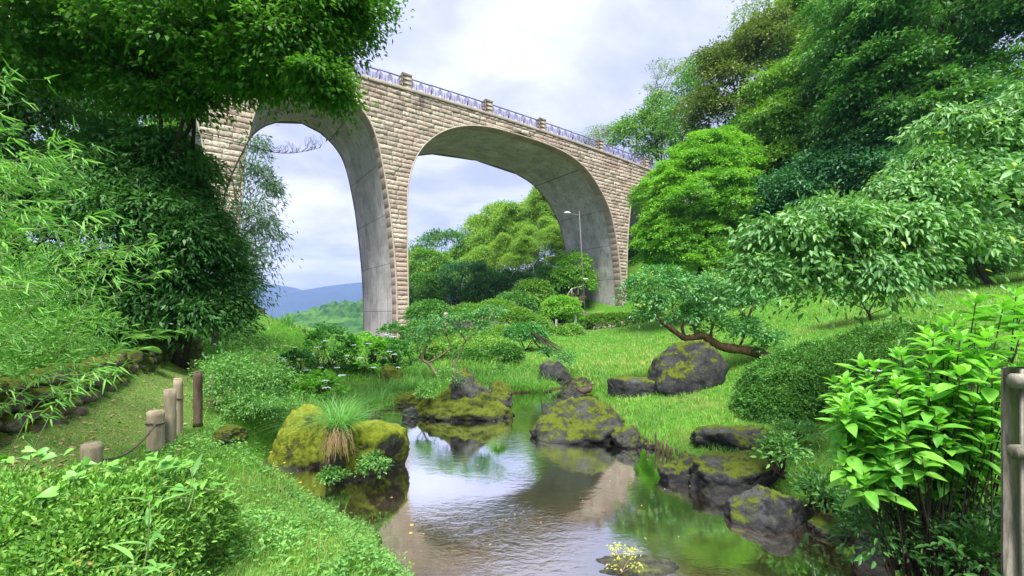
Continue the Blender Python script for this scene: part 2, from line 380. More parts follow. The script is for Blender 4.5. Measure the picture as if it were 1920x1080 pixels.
CTRL = [(-1.6, 4.2, .36), (-2.1, 3.8, .58), (-1.2, 2.8, .48), (-2.6, 2.4, .8), (-3.4, 5.2, .8), (-2.7, 5.2, .4), (-4.3, 6.4, .75), (-4.4, 8, .6),
        (-3.83, 4.9, 1.04), (-3.9, 3.6, 1.05), (-4.0, 2, 1.1), (-4.7, 5.0, 1.05), (-5.2, 6.5, 1.05), (-5.5, 8, .95), (-6.6, 9.5, 1.05), (-7.3, 11, 1.0), (-7.4, 13, 1.0),
        (-5.6, 4.6, 1.75), (-5.8, 5.4, 1.75), (-6.6, 7.2, 1.7), (-7.6, 8.8, 1.65), (-8.6, 10.6, 1.7), (-7.6, 7.0, 2.05), (-8.5, 10.5, 1.9), (-11, 9, 3.0), (-14, 12, 4.2), (-9, 4, 3.0), (-12, 16, 2.9),
        (-12.4, 20, 2.75), (-10.2, 20, 2.0), (-11, 24, 1.5), (-9, 18, 1.35), (-6.8, 14, 1.0), (-9.2, 26, .9), (-5, 13.5, .45), (-4.5, 16, .5), (-4, 20, .6), (-11.5, 38, .4), (-20, 24, 4.2), (-28, 22, 6), (-20, 40, 1.0), (-33, 60, -1), (-26, 50, -.5),
        (-1.8, 16, .5), (-.5, 26, .65), (2, 35, .9), (6.3, 42, .85), (10.5, 46, 1.15), (12, 57, 2.3), (4, 57, 2.0), (-4, 58, 1.6), (-14, 60, .5), (-4, 75, 5), (8, 75, 10), (16, 80, 15), (3, 66, 4.5), (0, 95, 9), (25, 100, 22), (-25, 90, 0), (-10, 85, 3),
        (2.9, 14.2, .25), (2.8, 11, .2), (3.4, 8.8, .28), (4.5, 10.9, .5), (3.5, 15, .35), (4.5, 20, .45), (10.2, 30, .7), (7.6, 13, 1.25), (13, 25, 2.9), (11.4, 14, 2.3), (23, 20, 4.6), (15.4, 16, 3.15), (19, 35, 4.2), (17, 62, 7.3), (21, 60, 9), (18, 50, 3.6), (15, 40, 2.2),
        (25, 35, 7), (40, 40, 17), (30, 60, 14), (36, 25, 11), (50, 60, 26), (40, 10, 8), (60, 30, 26),
        (5, 9, .55), (6.2, 8, .6), (7.5, 9, 1.0), (9, 10.5, 1.7), (11, 9, 2.1), (3.95, 6, .3), (5, 6.4, .55), (3.1, 3.0, 1.0), (3.6, 4.2, .5), (4.5, 4.5, .8), (4, 2, 1.15), (7, 5, 1.4), (10, 4, 2.0), (3.2, 2.2, 1.05),
        (0, -4, 1), (-5, -4, 1.6), (5, -5, 1.6), (-12, -10, 3), (12, -10, 3), (0, -30, 3), (-30, -10, 5), (30, -20, 6)]
CT = np.array(CTRL, float)
def _k(r2): return r2*np.log(r2+1e-9)*.5
def _tps():
    n = len(CT); X = CT[:, :2]; r2 = ((X[:, None]-X[None])**2).sum(-1)
    A = np.zeros((n+3, n+3)); A[:n, :n] = _k(r2)+np.eye(n)*.08; A[:n, n] = 1; A[:n, n+1:] = X; A[n, :n] = 1; A[n+1:, :n] = X.T
    return np.linalg.solve(A, np.concatenate([CT[:, 2], [0, 0, 0]]))
TP = _tps()
def sstep(a, b, x): t = np.clip((x-a)/(b-a), 0, 1); return t*t*(3-2*t)
def gz(x, y, rough=True):
    x = np.asarray(x, float); y = np.asarray(y, float); xr, yr = x.ravel(), y.ravel(); z = np.empty(len(xr))
    for i in range(0, len(xr), 20000):
        q = np.stack([xr[i:i+20000], yr[i:i+20000]], 1); r2 = ((q[:, None]-CT[None, :, :2])**2).sum(-1)
        z[i:i+20000] = _k(r2)@TP[:-3]+TP[-3]+q@TP[-2:]
    z = z.reshape(x.shape); r = np.hypot(x, y)
    z = np.clip(z, -3, 40)
    far = sstep(75, 150, r)
    z = z*(1-far)+far*(-22)
    sd = pond_sd(x, y)
    if rough:
        p = np.stack([x, y, x*0], -1)
        z = z+(fbm(p*.9, 3, 3)*.05+fbm(p*3.1, 9, 2)*.02)*np.clip(sd, 0, 1)*np.clip(1-far, 0, 1)
    land = .03+(np.maximum(z, .08)-.03)*sstep(-.02, .55, sd)+.05*sstep(0, .1, sd)
    water = np.maximum(-.55, sd*1.1-.03)
    near = sd < 5
    return np.where(sd < 0, water, np.where(near & (z < 2.4), np.where(sd < .6, land, z), z))
def gp(x, y): return np.array([x, y, float(gz(np.array([x]), np.array([y]))[0])])
def px_ground(px, d): return gp((px-960)/F*d, d)

PATHC = spline([(-3.7, 1.0), (-4.35, 3.6), (-4.75, 5.0), (-5.6, 7.2), (-6.6, 9.3), (-7.2, 11.2), (-7.0, 14), (-5.5, 19)], 80)
def path_d(x, y): return np.min(np.hypot(x[..., None]-PATHC[:, 0], y[..., None]-PATHC[:, 1]), -1)

def build_ground():
    th = np.concatenate([np.linspace(-68, 68, 620), np.linspace(68, 292, 120)[1:-1]]); th = np.radians(th)
    r = np.concatenate([[.05], np.geomspace(.6, 130, 330), np.geomspace(134, 9000, 60)])
    R, TH = np.meshgrid(r, th, indexing='ij'); X = R*np.sin(TH); Y = R*np.cos(TH); Z = gz(X, Y)
    mb = MB(); Q = grid_faces(len(r), len(th), True)[:, ::-1]; mb.add(np.stack([X, Y, Z], -1).reshape(-1, 3), Q)
    o = mb.build('ground', M_ground(), smooth=True); o['kind'] = 'structure'
    a = o.data.attributes.new('path', 'FLOAT', 'POINT')
    near = (R < 30); pd = np.full(R.shape, 9.); pd[near] = path_d(X[near], Y[near])
    a.data.foreach_set('value', pd.astype(np.float32).ravel())
    return o
def M_ground():
    m, t = mat('grassy_ground')
    pos = t.n('ShaderNodeNewGeometry').outputs['Position']
    n1 = t.noise(pos, .5, 5, .6); n2 = t.noise(pos, 5, 5, .65); n3 = t.noise(pos, 40, 3, .6)
    g = t.mix(t.ramp(n2, .3, .7), (.035, .13, .012), (.085, .23, .02))
    g = t.mix(t.math('MULTIPLY', t.ramp(n1, .52, .68), .55), g, (.20, .21, .07))
    g = t.mix(t.ramp(n3, .55, .75), g, (.09, .15, .03))
    soil = t.mix(n2, (.03, .022, .013), (.075, .055, .03))
    pd = t.n('ShaderNodeAttribute', attribute_name='path').outputs['Fac']
    pf = t.math('SUBTRACT', 1.0, t.ramp(t.math('ADD', pd, t.math('MULTIPLY', n2, .7)), .6, 1.25))
    litter = t.mix(t.ramp(n3, .4, .62), (.05, .15, .02), (.24, .23, .10))
    col = t.mix(t.math('MULTIPLY', pf, .75), g, litter)
    sp_ = t.n('ShaderNodeSeparateXYZ', {0: pos}); z = sp_.outputs[2]
    # gravel-coloured ground added under the viaduct to cut green bounce on the soffits
    dx = t.math('ADD', sp_.outputs[0], 9.51); dy = t.math('ADD', sp_.outputs[1], -40.); wv = t.math('ADD', t.math('MULTIPLY', dx, -.588), t.math('MULTIPLY', dy, .809)); sv = t.math('ADD', t.math('MULTIPLY', dx, .809), t.math('MULTIPLY', dy, .588))
    gm = t.math('MULTIPLY', t.math('MULTIPLY', t.ramp(wv, -9, -6), t.ramp(wv, 34, 24)), t.math('MULTIPLY', t.ramp(sv, -18, -14), t.ramp(sv, 28, 25)))
    col = t.mix(gm, col, t.mix(n2, (.17, .15, .13), (.28, .25, .22)))
    col = t.mix(t.math('SUBTRACT', 1.0, t.ramp(t.math('ADD', z, t.math('MULTIPLY', n2, .06)), .05, .13)), col, soil)
    bp = t.n('ShaderNodeBump', {'Height': t.noise(pos, 30, 5, .7), 'Strength': .6, 'Distance': .04})
    out(t, t.n('ShaderNodeBsdfPrincipled', {'Base Color': col, 'Roughness': .95, 'Normal': bp.outputs[0], 'Specular IOR Level': .1}).outputs[0]); return m
build_ground()

def M_water():
    m, t = mat('pond_water')
    pos = t.n('ShaderNodeNewGeometry').outputs['Position']
    n = t.noise(pos, 1.5, 6, .65); n2 = t.noise(pos, 7, 4, .6)
    col = t.mix(t.ramp(n, .35, .65), (.030, .024, .011), (.075, .048, .026)); col = t.mix(t.math('MULTIPLY', t.ramp(n2, .45, .7), .35), col, (.07, .052, .03))
    rp = t.scale(pos, (1.0, 1.9, 1)); calm = t.noise(pos, .35, 2, .5)
    h = t.math('ADD', t.math('MULTIPLY', t.noise(rp, 5.5, 2, .5, .6), .75), t.math('MULTIPLY', t.noise(rp, 17, 3, .6, .8), .3))
    bp = t.n('ShaderNodeBump', {'Height': h, 'Strength': t.math('MULTIPLY', t.math('ADD', .15, t.ramp(calm, .40, .6)), .125), 'Distance': .03})
    fr = t.n('ShaderNodeFresnel', {'IOR': 1.62, 'Normal': bp.outputs[0]}).outputs[0]
    fac = t.math('MULTIPLY', t.math('ADD', t.math('MULTIPLY', fr, 4.9), .03), 1.0, True)
    df = t.n('ShaderNodeBsdfDiffuse', {'Color': col, 'Normal': bp.outputs[0]})
    gl = t.n('ShaderNodeBsdfGlossy', {'Color': (.95, .95, .97, 1), 'Roughness': .015, 'Normal': bp.outputs[0]})
    out(t, t.n('ShaderNodeMixShader', {0: fac, 1: df.outputs[0], 2: gl.outputs[0]}).outputs[0]); return m
mb = MB(); mb.add([(-6, .8, 0), (6, .8, 0), (6, 17, 0), (-6, 17, 0)], [(0, 1, 2, 3)])
wat = mb.build('pond_water', M_water()); wat['kind'] = 'structure'

# ------------------------------------------------------------------ viaduct
AL = math.radians(54); SA, CA = math.sin(AL), math.cos(AL); BX, BY = (765-960)/F*40, 40.
def B(s, wv, z):
    s, wv, z = np.broadcast_arrays(np.asarray(s, float), np.asarray(wv, float), np.asarray(z, float))
    return np.stack([BX+s*SA-wv*CA, BY+s*CA+wv*SA, z+EYE], -1)
WID = 9.6
A1 = np.array([(-13.2, -6), (-13.15, 3), (-12.95, 8.6), (-12.75, 11.1), (-12.45, 13.6), (-12.1, 15.1), (-11.6, 16.4), (-10.9, 17.4), (-9.9, 18.25), (-8.6, 18.8), (-7.2, 19.0), (-5.9, 18.7), (-4.8, 18.05), (-3.9, 17.2), (-3.3, 16.3), (-2.8, 14.9), (-2.35, 12.9), (-1.9, 10.3), (-1.5, 6.9), (-1.27, 4.3), (-1.12, 1.2), (-1.05, -6)])
A2 = np.array([(.12, -6), (.03, 2), (-.05, 7), (-.05, 10.6), (.08, 12), (.32, 13.15), (.72, 14.3), (1.35, 15.45), (2.2, 16.45), (3.25, 17.35), (4.6, 18.15), (6.25, 18.8), (8.05, 19.2), (10, 19.38), (12.7, 19.42), (15.65, 19.38), (18.4, 19.15), (20.4, 18.75), (22.4, 18), (24, 16.95), (25.4, 15.6), (26.55, 14.2), (27.45, 12.6), (28.1, 10.75), (28.6, 8.9), (29.15, 5.7), (29.5, 2.8), (29.7, 0), (29.8, -6)])
def sm(a, n=90):
    a = np.asarray(a); L = np.r_[0, np.cumsum(np.hypot(*np.diff(a, axis=0).T))]; p = spline(a, 600); l = np.r_[0, np.cumsum(np.hypot(*np.diff(p, axis=0).T))]
    u = np.linspace(0, l[-1], n); return np.stack([np.interp(u, l, p[:, 0]), np.interp(u, l, p[:, 1])], 1)
OPEN = [sm(A1-[26.4, 0]), sm(A1-[13.2, 0]), sm(A1), sm(A2, 140), sm(A1+[43.6, 0]), sm(A1+[56.8, 0])]
ST, EN = -43., 74.
def edges(o, z, side):
    i = int(np.argmax(o[:, 1]))
    b = o[:i+1] if side == 0 else o[i:][::-1]
    return np.interp(z, np.maximum.accumulate(b[:, 1])+np.arange(len(b))*1e-7, b[:, 0])
def ztop(s): return 20.86-.0011*(np.asarray(s)-12.5)**2*(np.abs(np.asarray(s)-12.5) < 40)-1.76*(np.abs(np.asarray(s)-12.5) >= 40)
def M_stone(name, a, b, cdark, stain, bump=.5):
    m, t = mat(name)
    pos = t.n('ShaderNodeNewGeometry').outputs['Position']; z = t.n('ShaderNodeSeparateXYZ', {0: pos}).outputs[2]
    ti = t.n('ShaderNodeAttribute', attribute_name='tint').outputs['Fac']
    col = t.mix(ti, a, b)
    n = t.noise(pos, 2.2, 6, .65); nf = t.noise(pos, 9, 5, .7)
    col = t.mix(t.math('MULTIPLY', t.ramp(nf, .48, .66), .75), col, cdark)
    if stain:
        st = t.noise(t.scale(pos, (1, 1, .35)), .8, 6, .7)
        hi = t.math('ADD', .18, t.math('MULTIPLY', t.ramp(z, 17.5, 23.5), .82))
        sf = t.math('MULTIPLY', t.ramp(st, .5, .66), hi)
        col = t.mix(t.math('MULTIPLY', sf, t.ramp(nf, .3, .6)), col, (.075, .05, .048))
        pk = t.math('MULTIPLY', t.ramp(t.noise(pos, .35, 3, .6), .45, .62), .5)
        col = t.mix(pk, col, (.40, .28, .235))
    bp = t.n('ShaderNodeBump', {'Height': t.math('ADD', nf, n), 'Strength': bump, 'Distance': .06})
    out(t, t.n('ShaderNodeBsdfPrincipled', {'Base Color': col, 'Roughness': .9, 'Normal': bp.outputs[0], 'Specular IOR Level': .15}).outputs[0]); return m
M['stone'] = M_stone('rusticated_stone', (.32, .265, .21), (.62, .53, .44), (.12, .085, .06), True, .8)
M['ashlar'] = M_stone('smooth_ashlar', (.30, .25, .20), (.42, .355, .295), (.2, .155, .115), False, .15)
M['trim'] = plain('pale_trim', (.42, .36, .29), (.5, .44, .36), 4, .8, .1)
def M_conc():
    m, t = mat('board_concrete')
    pos = t.n('ShaderNodeNewGeometry').outputs['Position']; sp = t.n('ShaderNodeSeparateXYZ', {0: pos})
    n = t.noise(pos, .7, 6, .65); n2 = t.noise(t.scale(pos, (3, 3, .5)), 1.2, 5, .6)
    ti = t.n('ShaderNodeAttribute', attribute_name='tint').outputs['Fac']
    col = t.mix(t.ramp(n, .3, .7), (.33, .33, .325), (.48, .475, .46)); col = t.mix(t.math('MULTIPLY', t.ramp(n2, .5, .75), .45), col, (.13, .135, .12))
    col = t.mix(1., col, t.mix(ti, (.82, .82, .82), (1.12, 1.12, 1.12)), 'MULTIPLY')
    zz = t.math('FRACT', t.math('DIVIDE', t.math('ADD', sp.outputs[2], 1.6), 4.4))
    st = t.noise(t.scale(pos, (2.2, 2.2, .16)), 1.6, 5, .65); col = t.mix(t.math('MULTIPLY', t.ramp(st, .54, .7), .5), col, (.45, .45, .42)); col = t.mix(t.math('MULTIPLY', t.ramp(st, .46, .34), .45), col, (.10, .095, .08))
    bk = t.n('ShaderNodeTexBrick', {'Vector': t.n('ShaderNodeCombineXYZ', {0: t.math('ADD', t.math('MULTIPLY', sp.outputs[0], CA), t.math('MULTIPLY', sp.outputs[1], -SA)), 1: sp.outputs[2], 2: 0.}).outputs[0], 'Color1': (.88, .88, .88, 1), 'Color2': (1.1, 1.1, 1.1, 1), 'Mortar': (.7, .7, .7, 1), 'Scale': 1., 'Mortar Size': .006, 'Brick Width': .9, 'Row Height': 1.8})
    col = t.mix(.8, col, t.mix(1., col, bk.outputs[0], 'MULTIPLY'))
    ln = t.math('MULTIPLY', t.math('LESS_THAN', zz, .013), .75)
    col = t.mix(ln, col, (.05, .05, .05))
    bp = t.n('ShaderNodeBump', {'Height': n2, 'Strength': .15, 'Distance': .05})
    out(t, t.n('ShaderNodeBsdfPrincipled', {'Base Color': col, 'Roughness': .85, 'Normal': bp.outputs[0], 'Specular IOR Level': .2}).outputs[0]); return m
M['conc'] = M_conc()

via = thing('stone_arch_viaduct', 'tall pinkish tan stone arch viaduct with grey concrete soffits crossing the whole view', 'viaduct', B(14.6, 0, -2.5))
def block(mb, sL0, sR0, sL1, sR1, z0, z1, tint, relief=.085, w0=0., dirw=-1):
    e = .028; L = max(sR0-sL0, sR1-sL1); H = z1-z0
    if L < .06: return
    us = np.array([0, min(e/L, .3), .2, .35, .5, .65, .8, 1-min(e/L, .3), 1]); vs = np.array([0, e/H, .35, .68, 1-e/H, 1])
    u, v = np.meshgrid(us, vs); s = (sL0+(sR0-sL0)*u)*(1-v)+(sL1+(sR1-sL1)*u)*v; z = z0+H*v
    ring = (u <= 0) | (u >= 1) | (v <= 0) | (v >= 1)
    inner = (u > us[1]+1e-6) & (u < us[-2]-1e-6) & (v > vs[1]+1e-6) & (v < vs[-2]-1e-6)
    wv = np.where(ring, 0, relief*.75)+np.where(inner, relief*(.15+RNG.uniform(-.6, .7, u.shape)), 0)+np.where(~ring & ~inner, RNG.uniform(-.5, .25, u.shape)*relief, 0)+(~ring)*relief*.5*RNG.uniform(-.5, .5)
    mb.add(B(s, w0+dirw*wv, z).reshape(-1, 3), grid_faces(len(vs), len(us)), None, tint)
def course(mbf, z0, z1, slen, relief, w0=0., dirw=-1):
    cuts = []
    for o in OPEN:
        ap = o[:, 1].max()
        if ap > z0+.02:
            f = lambda z, sd, o=o, ap=ap: edges(o, min(z, ap), sd)
            cuts.append(((f(z0, 0), f(z1, 0)), (f(z0, 1), f(z1, 1))))
    a = (ST, ST)
    spans = []
    for l, r in cuts: spans.append((a, l)); a = r
    spans.append((a, (EN, EN)))
    for k, (l, r) in enumerate(spans):
        lo, hi = max(l), min(r)
        if hi-lo < .1: lo = hi = (max(l)+min(r))/2; js = [None]
        n = max(1, int(round((hi-lo)/slen)))
        js = list(np.linspace(lo, hi, n+1)[1:-1]+RNG.uniform(-.22, .22, n-1)*slen) if n > 1 else []
        pts0 = [l[0], *js, r[0]]; pts1 = [l[1], *js, r[1]]
        for i in range(len(pts0)-1):
            block(mbf(k, z0), pts0[i], pts0[i+1], pts1[i], pts1[i+1], z0, z1, np.clip(RNG.normal(.5, .4), 0, 1), relief, w0, dirw)
zs = np.arange(-3.0, 20.0, .43)
SPR = 12.
piers = {}; span_mb = MB()
def front(k, z):
    if 0 < k < len(OPEN) and z < SPR: return piers.setdefault(k, MB())
    return span_mb
for z in zs: course(front, z, z+.43, 1.05, .085)
ZC = zs[-1]+.43
for k, mbp in piers.items(): mbp.build('pier', M['stone'], via)
# courses under the coping follow the gentle camber of the deck
s = ST
while s < EN:
    l = RNG.uniform(.8, 1.4); e = min(s+l, EN); a, b = ztop(s)-.3, ztop(e)-.3
    zt = min(a, b)
    block(span_mb, s, e, s, e, ZC, max(zt, ZC+.1), np.clip(RNG.normal(.5, .25), 0, 1)); s = e
span_mb.build('spandrel_wall', M['stone'], via)
back = MB()
for z in np.arange(-3., 20., .5): course(lambda k, z: back, z, z+.5, 3., .06, WID, 1)
back.build('back_wall', M['ashlar'], via)

for oi, o in enumerate(OPEN):
    tg = nrm(np.gradient(o, axis=0)); nr = np.stack([-tg[:, 1], tg[:, 0]], 1)   # points out of the opening
    m = MB()
    prof = [(0, .0), (0, -.15), (.09, -.15), (.09, .02)]
    V = np.stack([B(o[:, 0]+nr[:, 0]*a, wv, o[:, 1]+nr[:, 1]*a) for a, wv in prof], 1)
    m.add(V.reshape(-1, 3), grid_faces(len(o), 4)[:, ::-1]); m.build('arch_moulding', M['trim'], via)
    # ring of dressed stones along the edge of the soffit
    ring = MB(); l = np.r_[0, np.cumsum(np.hypot(*np.diff(o, axis=0).T))]; c = 0.
    while c < l[-1]-.05:
        d = min(c+RNG.uniform(.72, .98), l[-1]); us = np.array([c, c+.02, (c+d)/2, d-.02, d]); sx_, zx = np.interp(us, l, o[:, 0]), np.interp(us, l, o[:, 1])
        na, nb = np.interp(us, l, nr[:, 0]), np.interp(us, l, nr[:, 1]); ws = [0, .02, 1.05, 1.07, 1.07]; dep = np.array([[.0, .0, .0, .0, .0]]*5)
        gap = np.array([.012, 0, 0, 0, .012]); rows = []
        for wv, g2 in zip(ws, [0, 0, 0, .01, .1]):
            gg = gap+g2; rows.append(B(sx_+na*gg, wv, zx+nb*gg))
        ring.add(np.stack(rows).reshape(-1, 3), grid_faces(5, 5), None, np.clip(RNG.normal(.5, .25), 0, 1)); c = d
    ring.build('arch_ring', M['ashlar'], via)
    so_ = MB(); off = .09; ws = np.array([1.0, 1.08, 3.2, 5.3, 7.4, WID-.02])
    V = np.stack([B(o[:, 0]+nr[:, 0]*off, wv, o[:, 1]+nr[:, 1]*off) for wv in ws], 1)
    Q = grid_faces(len(o), len(ws)); ti = np.clip(.5+.5*vnoise(np.stack([np.arange(len(Q))//5*.35, np.arange(len(Q)) % 5*1.7, np.zeros(len(Q))], 1), oi), 0, 1)
    so_.add(V.reshape(-1, 3), Q[:, ::-1], None, ti); so_.build('arch_soffit', M['conc'], via)
cop = MB(); ss = np.arange(ST, EN+.01, 1.5)
for a, b in zip(ss[:-1], ss[1:]):
    g = .008; prof = [(-.14, -.3), (-.16, -.27), (-.16, -.02), (-.14, 0), (.6, 0), (.6, -.3)]
    V = np.stack([B(s_, p[0], ztop(s_)+p[1]) for s_ in (a+g, b-g) for p in prof]); cop.add(V, grid_faces(2, 6, True)[:, ::-1], None, RNG.uniform(.2, .8))
cop.build('coping', M['ashlar'], via)
dk = MB()
for wv0, wv1, h in ((.55, WID, -.02),):
    V = np.stack([B(s_, wv, ztop(s_)+hh) for s_ in ss for wv, hh in ((wv0, h), (wv1, h), (wv1, h-.6), (wv0, h-.6))]); dk.add(V, grid_faces(len(ss), 4, True))
dk.build('deck', M['conc'], via)
RZ = math.atan2(CA, SA)
PIL = [-37, -28.2, -21, -11.2-.0, -.15, 8.72, 15.93, 25.45, 34.5, 43.5, 52, 61]
for s_ in PIL:
    m = MB(); zt = float(ztop(s_))
    for k, (h, wd) in enumerate([(.42, .94), (.4, .98), (.4, .98), (.12, 1.06)]):
        z0 = zt-.1+sum([.42, .4, .4, .12][:k]); box(m, B(s_, .2, z0+h/2), (wd, .78 if k < 3 else .86, h-.02), RZ, RNG.uniform(.3, .8), .035)
    m.build('parapet_pillar', M['ashlar'], via)
def panel_proto():
    m = MB(); H = 1.0
    def bar(a, b, r): tube(m, [(a[0], 0, a[1]), (b[0], 0, b[1])], r, 4)
    box(m, (.5, 0, H), (1., .1, .1)); box(m, (.5, 0, .07), (1., .06, .06)); box(m, (0.03, 0, H/2+.02), (.06, .1, H+.04))
    l = MB()
    for cx in (.27, .73):
        tube(l, [(cx, 0, .07), (cx, 0, .72)], .019, 4)
        for k in range(7):
            z0 = .12+k*.085
            for sg in (-1, 1):
                x1 = cx+sg*(.23 if abs(cx+sg*.23-.5) < .1 or True else .2)
                tube(l, spline([(cx, 0, z0), (cx+sg*.11, 0, z0+.05), (x1, 0, min(z0+.3, .95))], 5), .016, 3, cap=False)
    return m, l
pm, lm = panel_proto(); first = None
allp = sorted(PIL)
for a, b in zip(allp[:-1], allp[1:]):
    lo, hi = a+.49, b-.49; n = max(1, int(round((hi-lo)/2.1))); wd = (hi-lo)/n
    for i in range(n):
        s0 = lo+i*wd; loc = B(s0, .1, ztop(s0)); loc = Vector(loc)-via.location
        if first is None:
            first = pm.build('railing_panel', M['railing']); fl = lm.build('lattice', M['railing']); fl.parent = first; o, c = first, fl
        else:
            o = first.copy(); c = fl.copy(); COL.objects.link(o); COL.objects.link(c); c.parent = o
        o.parent = via; o.location = loc; o.rotation_euler = (0, 0, RZ); o.scale = (wd, 1, 1)

# ------------------------------------------------------------------ far hills
def ridge(name, pts, d, depth, mat_, zb, bump=0., seed=1, n=260, rows=26, cw=40.):
    """a hill whose crest stands at distance d along the given crest points and falls away before and behind it"""
    a = np.array([P(x, y, d) for x, y in pts]); X = np.linspace(a[0, 0], a[-1, 0], n); cz = np.interp(X, a[:, 0], a[:, 2])
    v = np.linspace(-1, 1, rows); R = MB()
    XX, VV = np.meshgrid(X, v); Y = d+VV*depth; prof = np.cos(VV*np.pi/2)**1.3
    q = np.stack([XX/cw, Y/cw, XX*0], -1)
    Z = zb+(cz[None]-zb)*prof*(1+.12*fbm(q*.25, seed, 3)*(1-np.abs(VV) > .05)*(np.abs(VV) > .04))
    if bump: Z = Z+bump*(1-np.abs(vnoise(q*2.2, seed+5)))**2*prof+bump*.5*fbm(q*5, seed+9, 2)*prof
    R.add(np.stack([XX, Y, Z], -1).reshape(-1, 3), grid_faces(rows, n))
    o = R.build(name, mat_, smooth=True); o['kind'] = 'structure'; return o
def M_hill(name, a, b, s):
    m, t = mat(name); pos = t.n('ShaderNodeNewGeometry').outputs['Position']
    n = t.noise(pos, s, 5, .65); col = t.mix(t.ramp(n, .3, .7), a, b)
    bp = t.n('ShaderNodeBump', {'Height': t.noise(pos, s*3, 4, .6), 'Strength': .8, 'Distance': 1/s*.15})
    out(t, t.n('ShaderNodeBsdfPrincipled', {'Base Color': col, 'Roughness': 1., 'Normal': bp.outputs[0], 'Specular IOR Level': 0.}).outputs[0]); return m
MH = M_hill('wooded_mountain', (.018, .04, .03), (.035, .065, .04), .006)
MW = M_hill('wooded_hillside', (.018, .065, .015), (.075, .17, .035), .05)
ridge('far_mountains', [(150, 560), (300, 545), (420, 560), (470, 557), (500, 548), (524, 537), (545, 541), (572, 551), (600, 545), (640, 539), (680, 535), (740, 533), (820, 548), (920, 560), (1100, 566)], 5200, 1500, MH, -20, 0, 2, 420, 40, 900)
ridge('middle_mountain', [(380, 612), (540, 606), (590, 598), (640, 588), (690, 578), (740, 572), (900, 570)], 2600, 500, MH, -20, 6, 6, 300, 30, 200)
ridge('wooded_hill', [(430, 625), (520, 612), (560, 603), (600, 589), (630, 579), (660, 575), (700, 577), (760, 580), (850, 590)], 620, 170, MW, -22, 9, 4, 620, 150, 26)

# ------------------------------------------------------------------ trees of the wood on the right, the grove and the trees behind the viaduct
def tree(name, label, cat, group, base, blobs, mat_, ncl, per, cr, L, Wd, r0=.22, nl=7, kind='r', bark='bark', trunk_top=None, **kw):
    t = thing(name, label, cat, base, group)
    cm = MB(); c = crown(cm, blobs, ncl, per, cr, L, Wd, kind, **kw)
    tm = MB(); B_ = np.array(blobs); top = trunk_top if trunk_top is not None else np.array([B_[:, 0].mean(), B_[:, 1].mean(), (B_[:, 2]+B_[:, 5]*.45).max()])
    limbs(tm, np.asarray(base)-np.array([0, 0, .15]), top, some(c, nl), r0)
    tm.build('trunk', M[bark], t); cm.build('crown', M[mat_], t); return t
GW = 'trees of the wood on the right slope'
def gd(px, d): return px_ground(px, d)
# wood on the right slope
tree('leafy_tree', 'tall dark blue-green tree filling the top right corner', 'tree', GW, gd(1790, 27),
     [blob(1760, 60, 28, 190, 170, 5), blob(1900, 150, 26, 150, 150, 4), blob(1690, 210, 27, 110, 120, 4), blob(1820, 260, 25, 140, 80, 3), blob(1640, 120, 29, 70, 110, 3), blob(1960, 20, 26, 120, 130, 4)], 'forest', 2000, 62, .85, .24, .12, .35, 12, flat=.3, droop=.35, up=.75, bough=.42, nb=20)
tree('leafy_tree', 'bright green tree with spreading layered crown above the round tree', 'tree', GW, gd(1530, 36),
     [blob(1500, 190, 36, 90, 75, 3.5), blob(1590, 130, 36, 90, 90, 4), blob(1460, 250, 35, 60, 55, 3), blob(1560, 250, 34, 90, 70, 3), blob(1490, 320, 34, 75, 45, 3)], 'forest_light', 950, 60, .95, .25, .13, .3, 12, flat=.22, droop=.3, up=.85, bough=.42, nb=20)
tree('leafy_tree', 'olive brown rounded tree at the edge of the wood against the sky', 'tree', GW, gd(1370, 46),
     [blob(1370, 160, 46, 65, 85, 4), blob(1430, 110, 46, 60, 70, 4), blob(1345, 220, 45, 45, 50, 3), blob(1430, 220, 45, 50, 55, 3)], 'olive', 650, 60, 1.0, .27, .15, .35, 10, flat=.3, droop=.35, up=.75, bough=.42, nb=20)
tree('leafy_tree', 'green treetop highest on the skyline left of the tall dark tree', 'tree', GW, gd(1520, 48),
     [blob(1520, 60, 48, 75, 75, 4.5), blob(1590, 0, 46, 80, 70, 4), blob(1470, 100, 48, 50, 40, 3)], 'forest_light', 650, 56, 1.2, .3, .16, .35, 10, flat=.25, droop=.35, up=.8, bough=.42, nb=20)
tree('leafy_tree', 'shaded bluish tree low in the wood behind the cherry branches', 'tree', GW, gd(1560, 29),
     [blob(1540, 350, 30, 80, 60, 3), blob(1630, 330, 28, 80, 75, 3), blob(1700, 300, 27, 70, 60, 3), blob(1480, 420, 31, 60, 60, 3), blob(1590, 430, 29, 90, 55, 3)], 'teal', 900, 60, .8, .22, .11, .28, 10, flat=.3, droop=.35, up=.75, bough=.42, nb=20)
tree('leafy_tree', 'slender loose-crowned tree standing right of the viaduct end', 'tree', GW, gd(1222, 78),
     [blob(1215, 245, 78, 45, 40, 4), blob(1190, 265, 78, 35, 28, 3), blob(1235, 205, 78, 30, 30, 3), blob(1170, 250, 78, 25, 25, 3), blob(1250, 260, 78, 25, 35, 3), blob(1220, 290, 78, 40, 22, 3)], 'forest_light', 190, 52, 1.5, .45, .24, .3, 14, shell=(.3, 1.05), droop=.2)
tree('leafy_tree', 'thin airy tree with sky showing through between two fuller trees', 'tree', GW, gd(1285, 66),
     [blob(1290, 180, 66, 30, 50, 3), blob(1270, 225, 66, 28, 40, 3), blob(1310, 140, 66, 25, 35, 3), blob(1290, 270, 64, 30, 30, 3)], 'forest', 150, 50, 1.1, .36, .18, .25, 14, shell=(.3, 1.05), droop=.2)
